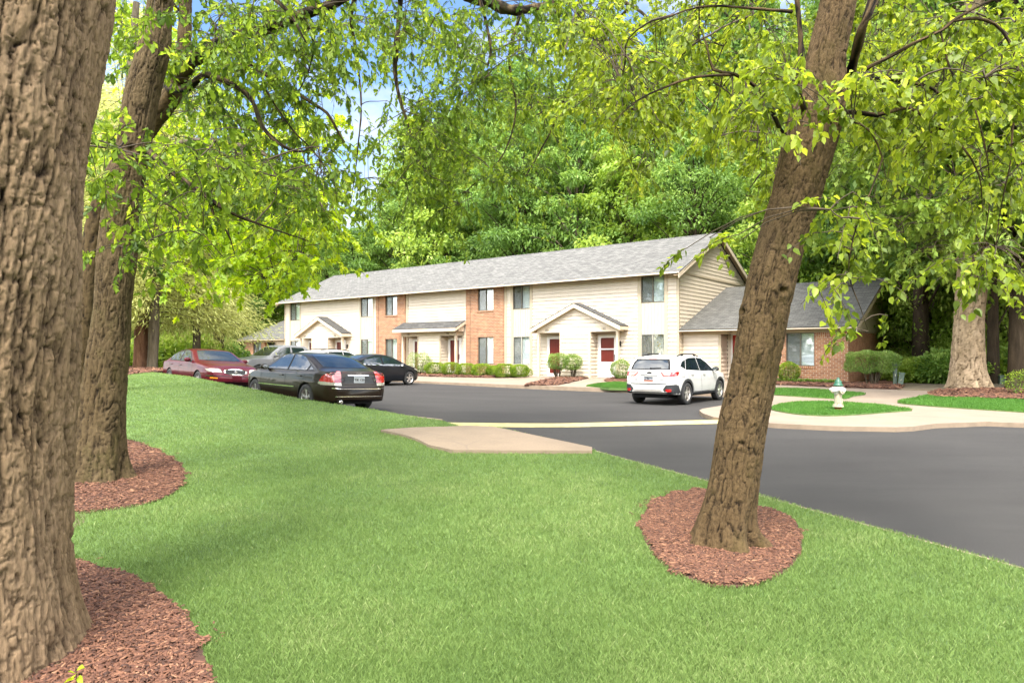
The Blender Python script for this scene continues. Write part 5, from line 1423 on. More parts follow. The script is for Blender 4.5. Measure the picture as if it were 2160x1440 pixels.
def limb(name, pts, radii, mat, parent, wob=.03, sides=9, seed=0):
    P, r = smooth_path(pts, radii, .08)
    rg = np.random.default_rng(seed); P = P + np.cumsum(rg.normal(0, 1, P.shape), axis=0) * wob * .06
    r = r * (1 + .10 * np.sin(np.arange(len(r)) * 1.7 + seed) + .06 * rg.normal(0, 1, len(r)))
    V, Fc = tube_arrays([(P, r)], sides)
    o = np_mesh(name, V, Fc, mat, parent, smooth=True, attrs={'ridge': RNG.random(len(V))})
    return P

def norm(v): return v / (np.linalg.norm(v, axis=-1, keepdims=True) + 1e-9)
TPL = {
    'oval': (np.array([(0, 0, 0), (.3, .20, .05), (.68, .20, .05), (1, 0, -.05), (.68, -.20, .05), (.3, -.20, .05)]), [(0, 3, 2, 1), (0, 5, 4, 3)]),
    'heart': (np.array([(0, 0, 0), (.12, .30, .04), (.55, .36, .07), (1.0, 0, -.08), (.55, -.36, .07), (.12, -.30, .04)]), [(0, 3, 2, 1), (0, 5, 4, 3)]),
    'lobed': (np.array([(0, 0, 0), (.22, .10, .02), (.38, .27, .05), (.50, .11, .02), (.70, .26, .04), (.78, .07, 0), (1.0, 0, -.06),
                        (.78, -.07, 0), (.70, -.26, .04), (.50, -.11, .02), (.38, -.27, .05), (.22, -.10, .02)]),
              [(0, 3, 2, 1), (0, 6, 4, 3), (6, 5, 4, 4), (0, 11, 10, 9), (0, 9, 8, 6), (6, 8, 7, 7)]),
    'maple': (np.array([(0, 0, 0), (.15, .42, .05), (.42, .22, .02), (.62, .50, .02), (.66, .14, 0), (1.0, 0, -.08), (.66, -.14, 0), (.62, -.50, .02), (.42, -.22, .02), (.15, -.42, .05)]),
              [(0, 2, 1, 1), (0, 4, 3, 2), (0, 5, 4, 4), (0, 6, 5, 5), (0, 8, 7, 6), (0, 9, 8, 8)]),
    'quad': (np.array([(0, 0, 0), (.5, .3, .06), (1, 0, 0), (.5, -.3, .06)]), [(0, 3, 2, 1)]),
    'needle': (np.array([(0, 0, 0), (.4, .10, 0), (1, 0, 0), (.4, -.10, 0)]), [(0, 3, 2, 1)]),
}
def leaves(name, C, D, S, tpl, mat, parent, droop=.25, seed=0, rnd=None):
    rg = np.random.default_rng(seed + 77)
    T, fs = TPL[tpl]
    tris = any(len(set(f)) < 4 for f in fs)
    m = len(C)
    D = norm(D + rg.normal(0, .12, D.shape))
    up = norm(np.stack([rg.normal(0, .7, m), rg.normal(0, .7, m), np.ones(m)], -1))
    Sd = norm(np.cross(up, D)); N = np.cross(D, Sd)
    V = C[:, None, :] + S[:, None, None] * (T[None, :, 0:1] * D[:, None, :] + T[None, :, 1:2] * Sd[:, None, :] + T[None, :, 2:3] * N[:, None, :])
    V[:, :, 2] -= (S[:, None] * droop * T[None, :, 0] ** 2)
    k = len(T)
    q = np.array([f for f in fs if len(set(f)) == 4]); t = [f for f in fs if len(set(f)) < 4]
    if rnd is None: rnd = np.clip(rg.beta(2, 2.4, m), 0, 1)
    if not t:
        Fc = (np.arange(m)[:, None, None] * k + q[None]).reshape(-1, 4)
    else:   # all triangles
        tt = []
        for f in fs:
            g = []
            for c in f:
                if c not in g: g.append(c)
            for j in range(1, len(g) - 1): tt.append((g[0], g[j], g[j + 1]))
        Fc = (np.arange(m)[:, None, None] * k + np.array(tt)[None]).reshape(-1, 3)
    return np_mesh(name, V.reshape(-1, 3), Fc, mat, parent, attrs={'rnd': np.repeat(rnd, k)})

def foliage(parent, discs, limbs, tpl, mat, size, seed, twiglen=.55, per=15, droop=.5, hubs=70, twigr=.0035, name='crown', attach=3.0, clump=.5):
    """discs: (u, v, ru, rv, n, Y0, Y1) puts n leafy twigs where the crown is; they are joined to the nearest limb"""
    rg = np.random.default_rng(seed); S = []
    for (u, v, ru, rv, n, Y0, Y1) in discs:
        # clumped: choose centres first
        nc = max(3, int(n / 7)); q = np.sqrt(rg.random(nc)); a = rg.uniform(0, 2 * np.pi, nc)
        cu = u + ru * q * np.cos(a); cv = v + rv * q * np.sin(a); cY = rg.uniform(Y0, Y1, nc)
        j = rg.integers(0, nc, n); Y = cY[j]
        x = (cu[j] - 1080) / F * Y; z = CAMZ - (cv[j] - 745) / F * Y
        S.append(np.stack([x, Y, z], -1) + rg.normal(0, clump * .5, (n, 3)) * np.array([1, 1, .6]))
    S = np.concatenate(S); S[:, 1] = np.maximum(S[:, 1], 2.6)
    L = np.concatenate(limbs)
    # hub branches
    hi = rg.choice(len(S), min(hubs, len(S)), replace=False); paths = []; hubpts = [L]
    order = hi[np.argsort([np.min(np.linalg.norm(L - S[h], axis=1)) for h in hi])]
    pool = L
    for h in order:
        d = np.linalg.norm(pool - S[h], axis=1) + .5 * np.maximum(0, S[h][2] - pool[:, 2]); k = int(np.argmin(d)); p0 = pool[k]; p3 = S[h]
        D = np.linalg.norm(p3 - p0)
        if D < .15: continue
        t = np.linspace(0, 1, max(5, int(D / .12)))[:, None]
        side = rg.normal(0, .14 * D, 3); mid = (p0 + p3) / 2 + side + np.array([0, 0, .14 * D])
        P = (1 - t) ** 2 * p0 + 2 * t * (1 - t) * mid + t ** 2 * p3
        P = P + np.cumsum(rg.normal(0, .008, P.shape), axis=0) * (t * (1 - t) * 4)
        r0 = min(.022, .006 + .006 * D); paths.append((P, np.linspace(r0, .0035, len(P))))
        pool = np.concatenate([pool, P[2:]])
    CC = []; DD = []; ti = []
    for si in range(len(S)):
        s = S[si]
        d = np.linalg.norm(pool - s, axis=1); k = int(np.argmin(d)); p0 = pool[k]; dist = d[k]
        dirn = norm(s - p0) if dist > .05 else norm(rg.normal(0, 1, 3))
        dirn = norm(dirn * .5 + np.append(rg.normal(0, .6, 2), rg.normal(-.1, .3)))
        ln = twiglen * rg.uniform(.6, 1.3); m = 7; t = np.linspace(0, 1, m)[:, None]
        P = s + dirn * ln * t + np.array([0, 0, -1.0]) * droop * ln * t ** 2 + np.cumsum(rg.normal(0, .02 * ln, (m, 3)), axis=0)
        if dist < attach and dist > .03:
            e = np.linspace(0, 1, max(3, int(dist / .18)), endpoint=False)[:, None]
            Q = p0 + (s - p0) * e + np.array([0, 0, 1.0]) * .12 * dist * np.sin(np.pi * e)
            PP = np.concatenate([Q, P])
        else: PP = P
        paths.append((PP, np.linspace(twigr * 1.3, twigr * .5, len(PP))))
        ct = rg.uniform(.05, 1.0, per); c = np.stack([np.interp(ct, t[:, 0], P[:, q]) for q in range(3)], -1)
        tan = norm(P[-1] - P[0]); sd = norm(rg.normal(0, 1, (per, 3)))
        CC.append(c + rg.normal(0, .015, (per, 3))); DD.append(tan * .5 + sd * .8 + np.array([0, 0, -.35])); ti.append(np.full(per, rg.random()))
    V, Fc = tube_arrays(paths, 4)
    np_mesh('twigs', V, Fc, M['twig'], parent, smooth=True)
    C = np.concatenate(CC); D = np.concatenate(DD); n = len(C)
    rnd = np.clip(.45 * np.concatenate(ti) + .55 * rg.beta(2, 2, n), 0, 1)
    return leaves(name, C, D, size * rg.uniform(.65, 1.25, n), tpl, mat, parent, seed=seed, rnd=rnd)

def PX(lst): return [at(u, v, Y) for u, v, Y in lst]
def rad(w, Y): return w / 2 / F * Y

# 1: the thick trunk at the left edge
T1 = empty('shade_tree', (-2.62, 3.5, 0), 0, 'thickest tree with plated bark filling the left edge of the picture', 'tree')
def inv(e, pts): return [p - e.location for p in pts]
Y1 = 3.45; e1 = at(150, 1100, 3.05)
base1 = Vector((-2.56, 3.5, 0))
t1p = [Vector((-2.76, 3.35, -.05)), Vector((-2.76, 3.35, .5)), Vector((-2.765, 3.36, 1.2)), Vector((-2.72, 3.40, 2.0)), Vector((-2.65, 3.45, 2.8)), Vector((-2.55, 3.5, 3.6)), Vector((-2.42, 3.5, 5.0)), Vector((-2.30, 3.6, 6.5)), Vector((-2.2, 3.8, 8.5))]
trunk('trunk', inv(T1, t1p), [.545, .505, .49, .475, .465, .45, .42, .36, .26], M['bk_big'], T1, 18, 2.2, .042, .0065, .006, .26, .26, 5, 3)
l1 = [limb('limb', inv(T1, [Vector((-2.22, 3.7, 7.6)), Vector((-2.0, 6.5, 8.3)), at(870, -160, 9.5), at(846, -20, 10.5), at(836, 90, 10.8), at(832, 150, 11), at(846, 215, 11), at(862, 262, 11), at(880, 330, 11)]), [.17, .13, .06, .045, .038, .033, .025, .015, .006], M['bk_mid'], T1, seed=1),
      limb('limb', inv(T1, [Vector((-2.2, 3.8, 7.9)), Vector((-.8, 7, 8.6)), at(960, -60, 11), at(1040, 6, 12), at(1090, 22, 12), at(1150, 12, 12), at(1230, -10, 12), at(1330, 10, 11.5), at(1400, 70, 11)]), [.2, .15, .12, .10, .085, .07, .05, .03, .01], M['bk_mid'], T1, seed=2),
      limb('limb', inv(T1, [at(930, -130, 10.2), at(1000, -30, 11), at(1035, 90, 11), at(1030, 150, 11), at(1045, 215, 11)]), [.06, .035, .022, .012, .006], M['bk_mid'], T1, seed=3),
      limb('limb', inv(T1, [at(800, -130, 9), at(742, 20, 10), at(752, 120, 10.5), at(762, 220, 10.5), at(752, 330, 10.5), at(738, 430, 10.5)]), [.05, .026, .018, .014, .010, .004], M['bk_mid'], T1, seed=4),
      limb('limb', inv(T1, [at(1100, 20, 12), at(1075, 120, 12), at(1090, 230, 12), at(1060, 330, 12), at(985, 400, 12)]), [.035, .022, .016, .012, .005], M['bk_mid'], T1, seed=5),
      limb('limb', inv(T1, [at(1340, 0, 11.5), at(1230, 130, 12.5), at(1150, 300, 13), at(1080, 420, 13)]), [.03, .022, .016, .005], M['bk_mid'], T1, seed=6)]
W = lambda P, e: P + np.array(e.location)
d1 = [(760, 60, 90, 90, 30, 9, 13), (880, 90, 120, 100, 95, 10, 15), (1040, 110, 140, 120, 160, 10, 17), (850, 280, 90, 80, 64, 10, 14), (960, 290, 110, 80, 96, 10, 15), (1100, 250, 130, 80, 110, 11, 16), (920, 400, 90, 35, 40, 11, 14), (1060, 390, 90, 35, 30, 11, 14),
      (760, 300, 50, 110, 22, 10, 13), (1250, 80, 120, 100, 110, 10, 15), (1000, -110, 400, 80, 60, 8, 12)]
T1L = [W(p, T1) for p in l1]
def fol(E, discs, limbsW, *a, **k):
    """crown meshes are made in world space and hung under the tree"""
    o = foliage(E, discs, limbsW, *a, **k)
    for c in scene.objects:
        if c.parent == E and c.name.split('.')[0] in ('twigs', 'crown'): c.location = -Vector(E.location)
    return o
fol(T1, d1, T1L, 'lobed', M['lf_oak'], .095, 21, twiglen=.6, per=20, droop=.5, hubs=150)
# sprout at its foot
SP = empty('seedling', tuple(at(160, 1436, 2.85)), 0, 'tiny yellow-green seedling at the foot of the thickest trunk', 'plant')
rg = np.random.default_rng(5); 
leaves('leaf', np.array([(-.005, 0, .035), (.006, 0, .05), (-.006, 0, .012), (.008, 0, .018), (0, 0, .03)]), np.array([(-.6, -.3, .6), (.8, -.3, .5), (-.6, -.5, .1), (.7, -.5, -.1), (.1, -.8, .1)]), np.array([.032, .04, .038, .036, .034]), 'heart', M['lf_maple'], SP, seed=2)
m_ = MB(); m_.tube([(0, .01, -.05), (0, 0, .055)], .002, 5); m_.build('stem', M['twig'], SP)

# 2: tall slim oak
bx = G(205, 1012, lawn_h); Y2 = bx[1]
T2 = empty('oak_tree', (bx[0], bx[1], float(lawn_h(*bx))), 0, 'tall slim oak with finely furrowed trunk leaning right, second from the left edge', 'tree')
t2 = [(205, 1030, 108), (207, 980, 104), (211, 930, 96), (218, 850, 88), (230, 750, 83), (239, 650, 76), (246, 550, 82), (256, 460, 82), (264, 400, 80), (284, 300, 75), (299, 200, 76), (325, 100, 70), (335, 30, 56), (345, -100, 50), (352, -300, 42), (350, -600, 30)]
t2p = [at(u, v, Y2) for u, v, w in t2]
trunk('trunk', inv(T2, t2p), [rad(w * (.86 if v < 700 else .93), Y2) for u, v, w in t2], M['bk_mid'], T2, 22, 2.6, .026, .009, .008, .62, .22, 6, 5, knots=((-1.2, 3.9, .07, .05), (-1.7, 3.05, .05, .03)))
lm = [limb('limb', inv(T2, PX([(312, 318, Y2), (330, 333, 7.3), (370, 366, 7.2), (420, 402, 7.1), (450, 425, 7.0), (500, 455, 7.0), (560, 478, 7.0), (650, 510, 7.0)])), [.04, .034, .03, .026, .022, .016, .011, .004], M['bk_mid'], T2, seed=11),
      limb('limb', inv(T2, PX([(442, 418, 7.0), (450, 450, 7.0), (478, 488, 6.9), (490, 520, 6.9), (496, 540, 6.9)])), [.016, .013, .010, .006, .003], M['bk_mid'], T2, seed=12),
      limb('limb', inv(T2, PX([(312, 402, 7.2), (335, 422, 7.2), (380, 450, 7.2), (430, 500, 7.0), (470, 545, 7.0)])), [.012, .010, .008, .006, .003], M['bk_mid'], T2, seed=13),
      limb('limb', inv(T2, PX([(270, 290, 7.2), (250, 320, 6.6), (300, 330, 6.3)])), [.012, .009, .004], M['bk_mid'], T2, seed=14),
      limb('limb', inv(T2, PX([(340, 0, Y2), (420, -60, 7), (520, -40, 6.8), (600, 20, 6.6), (640, 90, 6.5)])), [.05, .04, .03, .018, .006], M['bk_mid'], T2, seed=15)]
d2 = [(262, 322, 50, 28, 20, 5.9, 6.8), (400, 350, 120, 50, 44, 6, 8), (520, 390, 140, 50, 34, 6, 8.5), (400, 450, 100, 40, 20, 6, 8), (600, 390, 80, 50, 14, 6.5, 9), (340, 50, 110, 60, 20, 7.6, 9), (470, 40, 130, 70, 34, 6.5, 8.5), (620, 40, 100, 60, 26, 6, 9), (330, 540, 50, 25, 8, 6.5, 8), (400, -120, 400, 80, 40, 5, 9)]
fol(T2, d2, [W(p, T2) for p in lm], 'lobed', M['lf_oak'], .10, 31, twiglen=.42, per=13, droop=.35, hubs=60)

# 3: dark leaning tree behind it
Y3 = 9.6
T3 = empty('oak_tree', (-6.2, Y3, .2), 0, 'dark leaning trunk partly behind the slim oak, with a heavy limb reaching right', 'tree')
t3p = PX([(140, 1010, Y3), (150, 880, Y3), (166, 760, Y3), (183, 600, Y3), (200, 470, Y3), (240, 370, Y3), (310, 270, Y3), (368, 190, Y3), (386, 110, Y3), (392, 0, Y3), (400, -150, Y3), (420, -400, Y3)])
trunk('trunk', inv(T3, t3p), [rad(w, Y3) for w in (56, 44, 38, 33, 33, 37, 40, 38, 28, 24, 20, 14)], M['bk_mid2'], T3, 18, 3, .02, .02, .018, .3, .2, 5, 8)
l3 = [limb('limb', inv(T3, PX([(372, 175, Y3), (392, 140, 9.4), (425, 112, 9.2), (500, 76, 9), (560, 60, 8.8), (620, 36, 8.6), (700, 8, 8.4), (790, -40, 8.2), (900, -90, 8.2)])), [.12, .11, .095, .08, .072, .066, .058, .04, .02], M['bk_mid'], T3, seed=21),
      limb('limb', inv(T3, PX([(352, 182, Y3), (372, 190, 9.2), (398, 186, 9), (430, 160, 8.9), (462, 168, 8.8), (498, 186, 8.7), (530, 212, 8.6), (555, 272, 8.5), (598, 312, 8.5), (640, 322, 8.5), (665, 300, 8.5)])), [.06, .055, .05, .045, .04, .034, .03, .026, .022, .014, .005], M['bk_mid'], T3, seed=22),
      limb('limb', inv(T3, PX([(500, 110, 9), (550, 150, 9), (590, 172, 9), (640, 205, 9), (690, 238, 9), (708, 268, 9), (728, 300, 9)])), [.03, .03, .027, .024, .022, .018, .010], M['bk_mid'], T3, seed=23),
      limb('limb', inv(T3, PX([(555, 180, 8.8), (585, 230, 8.8), (620, 278, 8.8), (665, 325, 8.8), (715, 400, 8.8)])), [.014, .012, .011, .009, .004], M['bk_mid'], T3, seed=24),
      limb('limb', inv(T3, PX([(640, 34, 8.5), (660, 90, 8.8), (650, 150, 9), (610, 230, 9.2)])), [.018, .013, .009, .004], M['bk_mid'], T3, seed=25)]
d3 = [(470, 130, 110, 80, 55, 8, 11), (600, 120, 110, 90, 80, 8, 11), (640, 240, 70, 80, 36, 8.5, 11), (500, 250, 110, 70, 40, 8.5, 11), (560, 350, 110, 50, 26, 8.5, 11.5), (660, 30, 90, 60, 40, 8, 10.5), (270, 150, 40, 150, 20, 10, 12), (690, 400, 30, 60, 14, 9, 11), (500, -120, 300, 70, 30, 7, 11)]
fol(T3, d3, [W(p, T3) for p in l3], 'lobed', M['lf_oak'], .095, 41, twiglen=.5, per=18, droop=.45, hubs=70)

# 4: leaning tree right of centre
bx = G(1532, 1160, lawn_h); Y4 = bx[1] + .12
T4 = empty('shade_tree', (bx[0], bx[1], float(lawn_h(*bx))), 0, 'leaning tree with rounded heart-shaped leaves in the round mulch ring beside the road', 'tree')
t4 = [(1531, 1185, 118), (1531, 1150, 112), (1532, 1100, 106), (1551, 1000, 100), (1565, 900, 99), (1586, 800, 95), (1604, 700, 97), (1624, 600, 97), (1650, 500, 93), (1676, 420, 95), (1698, 330, 102), (1718, 250, 106), (1732, 190, 92), (1740, 120, 76), (1767, 0, 68), (1800, -200, 56), (1840, -450, 40), (1850, -700, 24)]
t4p = [at(u, v, Y4) for u, v, w in t4]
trunk('trunk', inv(T4, t4p), [rad(w, Y4) for u, v, w in t4], M['bk_pear'], T4, 28, 5, .017, .0065, .0055, 1.25, .16, 5, 14, knots=((-1.3, 2.15, .045, .04), (-2.9, 1.95, .05, .05), (-1.8, .95, .03, .02)))
PB = M['bk_pear']
l4 = [limb('limb', inv(T4, PX([(1752, 262, Y4), (1778, 215, Y4), (1798, 150, Y4), (1822, 60, 5.0), (1845, 0, 5.0), (1868, -120, 5.0), (1900, -300, 5)])), [0.0429, 0.0390, 0.0359, 0.0343, 0.0328, 0.0281, 0.0156], PB, T4, seed=31),
      limb('limb', inv(T4, PX([(1700, 250, Y4), (1682, 180, 5.0), (1688, 100, 5.0), (1680, 20, 5.0), (1672, -120, 5)])), [0.0218, 0.0187, 0.0203, 0.0187, 0.0140], PB, T4, seed=32),
      limb('limb', inv(T4, PX([(1762, 262, Y4), (1790, 238, 5.1), (1848, 246, 5.1), (1900, 230, 5.1), (1930, 236, 5.1), (1975, 270, 5.1), (2025, 312, 5.0), (2060, 370, 5), (2070, 450, 5)])), [0.0218, 0.0172, 0.0164, 0.0140, 0.0117, 0.0101, 0.0078, 0.0055, 0.0023], PB, T4, seed=33),
      limb('limb', inv(T4, PX([(1795, 185, Y4), (1822, 150, 5.1), (1870, 125, 5.1), (1925, 95, 5.0), (1985, 68, 5.0), (2012, 45, 5), (2075, 12, 5), (2160, -30, 5)])), [0.0172, 0.0156, 0.0148, 0.0133, 0.0125, 0.0117, 0.0094, 0.0047], PB, T4, seed=34),
      limb('limb', inv(T4, PX([(1800, 190, Y4), (1840, 165, 5), (1900, 172, 5), (1950, 182, 5), (1985, 205, 5), (2010, 255, 5), (2035, 300, 5)])), [0.0140, 0.0125, 0.0117, 0.0109, 0.0094, 0.0070, 0.0031], PB, T4, seed=35),
      limb('limb', inv(T4, PX([(2012, 45, 5), (2060, 38, 4.9), (2100, 52, 4.9), (2130, 88, 4.9), (2150, 150, 4.9), (2150, 200, 4.9), (2138, 270, 4.9), (2135, 340, 4.9), (2118, 430, 4.9), (2105, 520, 4.9)])), [0.0117, 0.0109, 0.0109, 0.0101, 0.0094, 0.0086, 0.0070, 0.0055, 0.0039, 0.0023], PB, T4, seed=36),
      limb('limb', inv(T4, PX([(1665, 300, Y4), (1640, 265, 5.1), (1620, 215, 5.1), (1590, 182, 5.1), (1545, 158, 5), (1503, 148, 5), (1490, 100, 5), (1470, 50, 5)])), [0.0203, 0.0172, 0.0156, 0.0140, 0.0117, 0.0101, 0.0070, 0.0031], PB, T4, seed=37),
      limb('limb', inv(T4, PX([(1545, 158, 5), (1460, 165, 4.9), (1400, 186, 4.9), (1340, 215, 4.9), (1290, 260, 4.9)])), [0.0094, 0.0094, 0.0078, 0.0055, 0.0023], PB, T4, seed=38),
      limb('limb', inv(T4, PX([(1765, 256, Y4), (1800, 258, 5), (1840, 280, 5), (1862, 330, 5), (1870, 375, 5)])), [0.0094, 0.0078, 0.0070, 0.0055, 0.0023], PB, T4, seed=39),
      limb('limb', inv(T4, PX([(1670, 25, 5), (1600, 18, 4.9), (1500, 12, 4.9), (1420, 30, 4.9), (1330, 80, 4.9)])), [0.0125, 0.0101, 0.0078, 0.0055, 0.0023], PB, T4, seed=40),
      limb('limb', inv(T4, PX([(1985, 68, 5), (2005, 150, 5), (2045, 210, 5), (2075, 300, 5), (2090, 400, 5), (2075, 520, 5), (2060, 600, 5)])), [0.0078, 0.0070, 0.0062, 0.0055, 0.0047, 0.0031, 0.0016], PB, T4, seed=41),
      limb('limb', inv(T4, PX([(1862, 330, 5), (1830, 420, 4.8), (1800, 500, 4.7), (1790, 580, 4.7), (1815, 650, 4.7), (1830, 700, 4.7)])), [0.0062, 0.0055, 0.0047, 0.0039, 0.0031, 0.0016], PB, T4, seed=42)]
d4 = [(1530, 70, 160, 100, 190, 5.4, 10), (1320, 60, 150, 100, 170, 5.2, 10.5), (1400, 200, 150, 70, 110, 5.4, 10.5), (1290, 220, 110, 70, 80, 6, 11), (1545, 260, 95, 80, 90, 5.6, 9.5), (1600, 380, 60, 50, 24, 6.5, 9), (1900, 50, 130, 100, 130, 5.4, 9), (2080, 90, 120, 110, 130, 5.0, 9), (1890, 210, 110, 80, 80, 5.4, 9), (2060, 250, 110, 100, 90, 4.8, 8),
      (1885, 300, 70, 40, 18, 5.2, 7.5), (2080, 360, 80, 50, 34, 4.8, 7), (1790, 480, 26, 40, 11, 4.5, 5.0), (1775, 590, 16, 42, 9, 4.6, 4.9), (1810, 690, 14, 16, 3, 4.6, 4.9), (2075, 530, 60, 40, 20, 4.6, 5.4), (2120, 610, 36, 36, 10, 4.5, 5.2), (1492, 515, 18, 18, 4, 4.9, 5.1), (1400, 350, 90, 45, 16, 7, 10),
      (1700, -100, 500, 60, 60, 5, 8), (2270, 200, 100, 220, 40, 4.5, 7), (1722, 225, 30, 40, 4, 4.7, 4.8), (1880, 190, 90, 50, 34, 4.5, 5.3), (1590, 190, 90, 50, 34, 4.6, 5.3), (2060, 150, 90, 80, 40, 4.4, 5.2), (1230, 150, 100, 100, 60, 7, 11)]
fol(T4, d4, [W(p, T4) for p in l4], 'heart', M['lf_pear'], .051, 51, twiglen=.30, per=22, droop=.55, hubs=150, clump=.20)

# 5: the huge pale oak on the right
ox, oy = G(2046, 823, walk_h); oy += .6; oz = float(walk_h(ox, oy))
T5 = empty('oak_tree', (ox, oy, oz), 0, 'huge pale-barked oak with flared roots in the mulch bed at the right', 'tree')
k5 = oy / F
t5 = [(2046, 850, 96), (2046, 815, 92), (2044, 780, 84), (2044, 730, 80), (2045, 680, 76), (2048, 600, 76), (2050, 500, 78), (2052, 400, 70), (2054, 250, 60), (2056, 50, 50), (2058, -300, 34)]
trunk('trunk', inv(T5, [at(u, v, oy) for u, v, w in t5]), [rad(w * .72, oy) for u, v, w in t5], M['bk_pale'], T5, 9, 2.2, .05, .03, .03, .8, .45, 4, 2)
l5 = [limb('limb', inv(T5, PX([(2040, 400, oy), (1980, 340, oy), (1900, 320, oy - 1), (1830, 300, oy - 1)])), [.22, .16, .10, .03], M['bk_pale'], T5, seed=51), limb('limb', inv(T5, PX([(2062, 300, oy), (2130, 230, oy), (2250, 200, oy)])), [.2, .15, .06], M['bk_pale'], T5, seed=52),
      limb('limb', inv(T5, PX([(2050, 200, oy), (1960, 120, oy - 1), (1850, 60, oy - 2)])), [.2, .14, .04], M['bk_pale'], T5, seed=53)]
d5 = [(1980, 330, 220, 140, 240, 19, 28), (2120, 250, 180, 180, 220, 19, 28), (1900, 150, 200, 160, 220, 19, 28), (2150, 480, 130, 90, 90, 19, 26), (1960, 480, 120, 60, 80, 20, 26)]
fol(T5, d5, [W(p, T5) for p in l5], 'lobed', M['lf_wood2'], .26, 61, twiglen=1.2, per=18, droop=.2, hubs=60, twigr=.01, attach=4, clump=1.2)

# 6: sunlit maple, mid distance left
T6 = empty('maple_tree', (-9.6, 16.2, .7), 0, 'bright yellow-green maple spreading above the maroon sedan', 'tree')
t6p = [Vector((-9.55, 16.2, .6)), Vector((-9.5, 16.2, 3)), Vector((-9.3, 16.3, 6)), Vector((-9.0, 16.4, 10))]
trunk('trunk', inv(T6, t6p), [.17, .15, .12, .07], M['bk_grey'], T6, 12, 3, .012, .04, .03, .2, .2, 5, 8)
l6 = [limb('limb', inv(T6, [Vector((-9.4, 16.2, 4.4)), at(360, 400, 15.5), at(480, 430, 15), at(580, 500, 15), at(650, 540, 15)]), [.08, .06, .045, .03, .01], M['bk_grey'], T6, seed=61), limb('limb', inv(T6, [Vector((-9.3, 16.3, 6)), at(400, 300, 15.5), at(540, 320, 15), at(650, 400, 15), at(700, 470, 15)]), [.08, .06, .045, .03, .01], M['bk_grey'], T6, seed=62)]
d6 = [(420, 320, 140, 80, 110, 13, 18), (560, 400, 130, 80, 150, 13, 17), (540, 500, 110, 50, 110, 13, 16.5), (640, 480, 65, 60, 70, 13, 16.5), (520, 560, 80, 22, 40, 13, 15.5), (600, 300, 80, 60, 50, 14, 18), (380, 470, 80, 50, 50, 14, 17), (330, 380, 60, 90, 50, 14, 18), (380, 120, 160, 130, 120, 14, 19), (420, 560, 70, 25, 14, 13, 15)]
fol(T6, d6, [W(p, T6) for p in l6], 'maple', M['lf_maple'], .135, 71, twiglen=.7, per=16, droop=.3, hubs=50, twigr=.006, attach=2.5, clump=.8)

# 7: conifers with pale olive sprays
def conifer(name, loc, H, r0, zlo, spread, label, mat_b, n, seed, crown=True, lean=(0, 0)):
    E = empty(name, loc, 0, label, 'tree')
    rg = np.random.default_rng(seed)
    pts = [Vector((0, 0, -.2)), Vector((lean[0] * .3, lean[1] * .3, H * .3)), Vector((lean[0] * .6, 0, H * .6)), Vector((lean[0], lean[1], H))]
    trunk('trunk', pts, [r0, r0 * .85, r0 * .6, r0 * .15], mat_b, E, 10, 2, .02, .05, .05, .25, .25, 5, seed)
    paths = []; CC = []; DD = []; RR = []
    for k in range(n):
        z = zlo + (H - zlo) * (k / n) ** .9; L = spread * (1 - .75 * ((z - zlo) / (H - zlo))) * rg.uniform(.55, 1.15); a = rg.uniform(0, 2 * np.pi)
        t = np.linspace(0, 1, 9)[:, None]; d = np.array([math.cos(a), math.sin(a), rg.uniform(-.05, .25)])
        P = np.array([lean[0] * z / H, 0, z]) + d * L * t + np.array([0, 0, -1]) * L * .28 * t ** 2 + np.cumsum(rg.normal(0, .03, (9, 3)), axis=0)
        paths.append((P, np.linspace(.03, .005, 9)))
        m = int(430 * L / 2.5); tt = rg.uniform(.12, 1.05, m); c = np.stack([np.interp(tt, t[:, 0], P[:, q]) for q in range(3)], -1)
        off = rg.normal(0, 1, (m, 3)) * np.array([.28, .28, .22]) * (.5 + 1.3 * tt[:, None]); c = c + off
        CC.append(c); DD.append(norm(off + d * .6 + np.array([0, 0, -.25]))); RR.append(np.clip(rg.random() * .5 + .5 * rg.beta(2, 2, m), 0, 1))
    V, Fc = tube_arrays(paths, 4); np_mesh('branches', V, Fc, M['twig'], E, smooth=True)
    C = np.concatenate(CC); leaves('crown', C, np.concatenate(DD), rg.uniform(.12, .26, len(C)), 'needle', M['lf_cedar'], E, droop=.2, seed=seed, rnd=np.concatenate(RR))
    return E
def lawnp(u, v):
    x, y = G(u, v, lawn_h); return (x, y, float(lawn_h(x, y)))
conifer('cedar_tree', lawnp(321, 777), 10.5, .22, 2.0, 3.6, 'olive cedar whose short pale trunk stands just right of the reddish pine', M['bk_grey'], 120, 3, lean=(.5, 0))
def gp(u, Y): 
    x = (u - 1080) / F * Y; return (x, Y, float(base_h(x, Y)) + .1)
conifer('cedar_tree', gp(415, 33), 8.5, .2, 2.6, 3.0, 'feathery pale olive cedar directly behind the maroon sedan roof', M['bk_grey'], 110, 4)
conifer('cedar_tree', gp(462, 38), 9.0, .32, 3.2, 1.8, 'olive cedar with a thick dark trunk, left of the pickup', M['bk_dark'], 80, 6)
conifer('pine_tree', lawnp(297, 776), 16, .30, 6.0, 4.2, 'straight reddish-barked pine right of the slim oak', M['bk_red'], 110, 5, lean=(.4, 0))
conifer('pine_tree', lawnp(178, 772), 15, .26, 7.0, 4.0, 'pine seen in the gap between the thick trunk and the slim oak', M['bk_grey'], 90, 7)
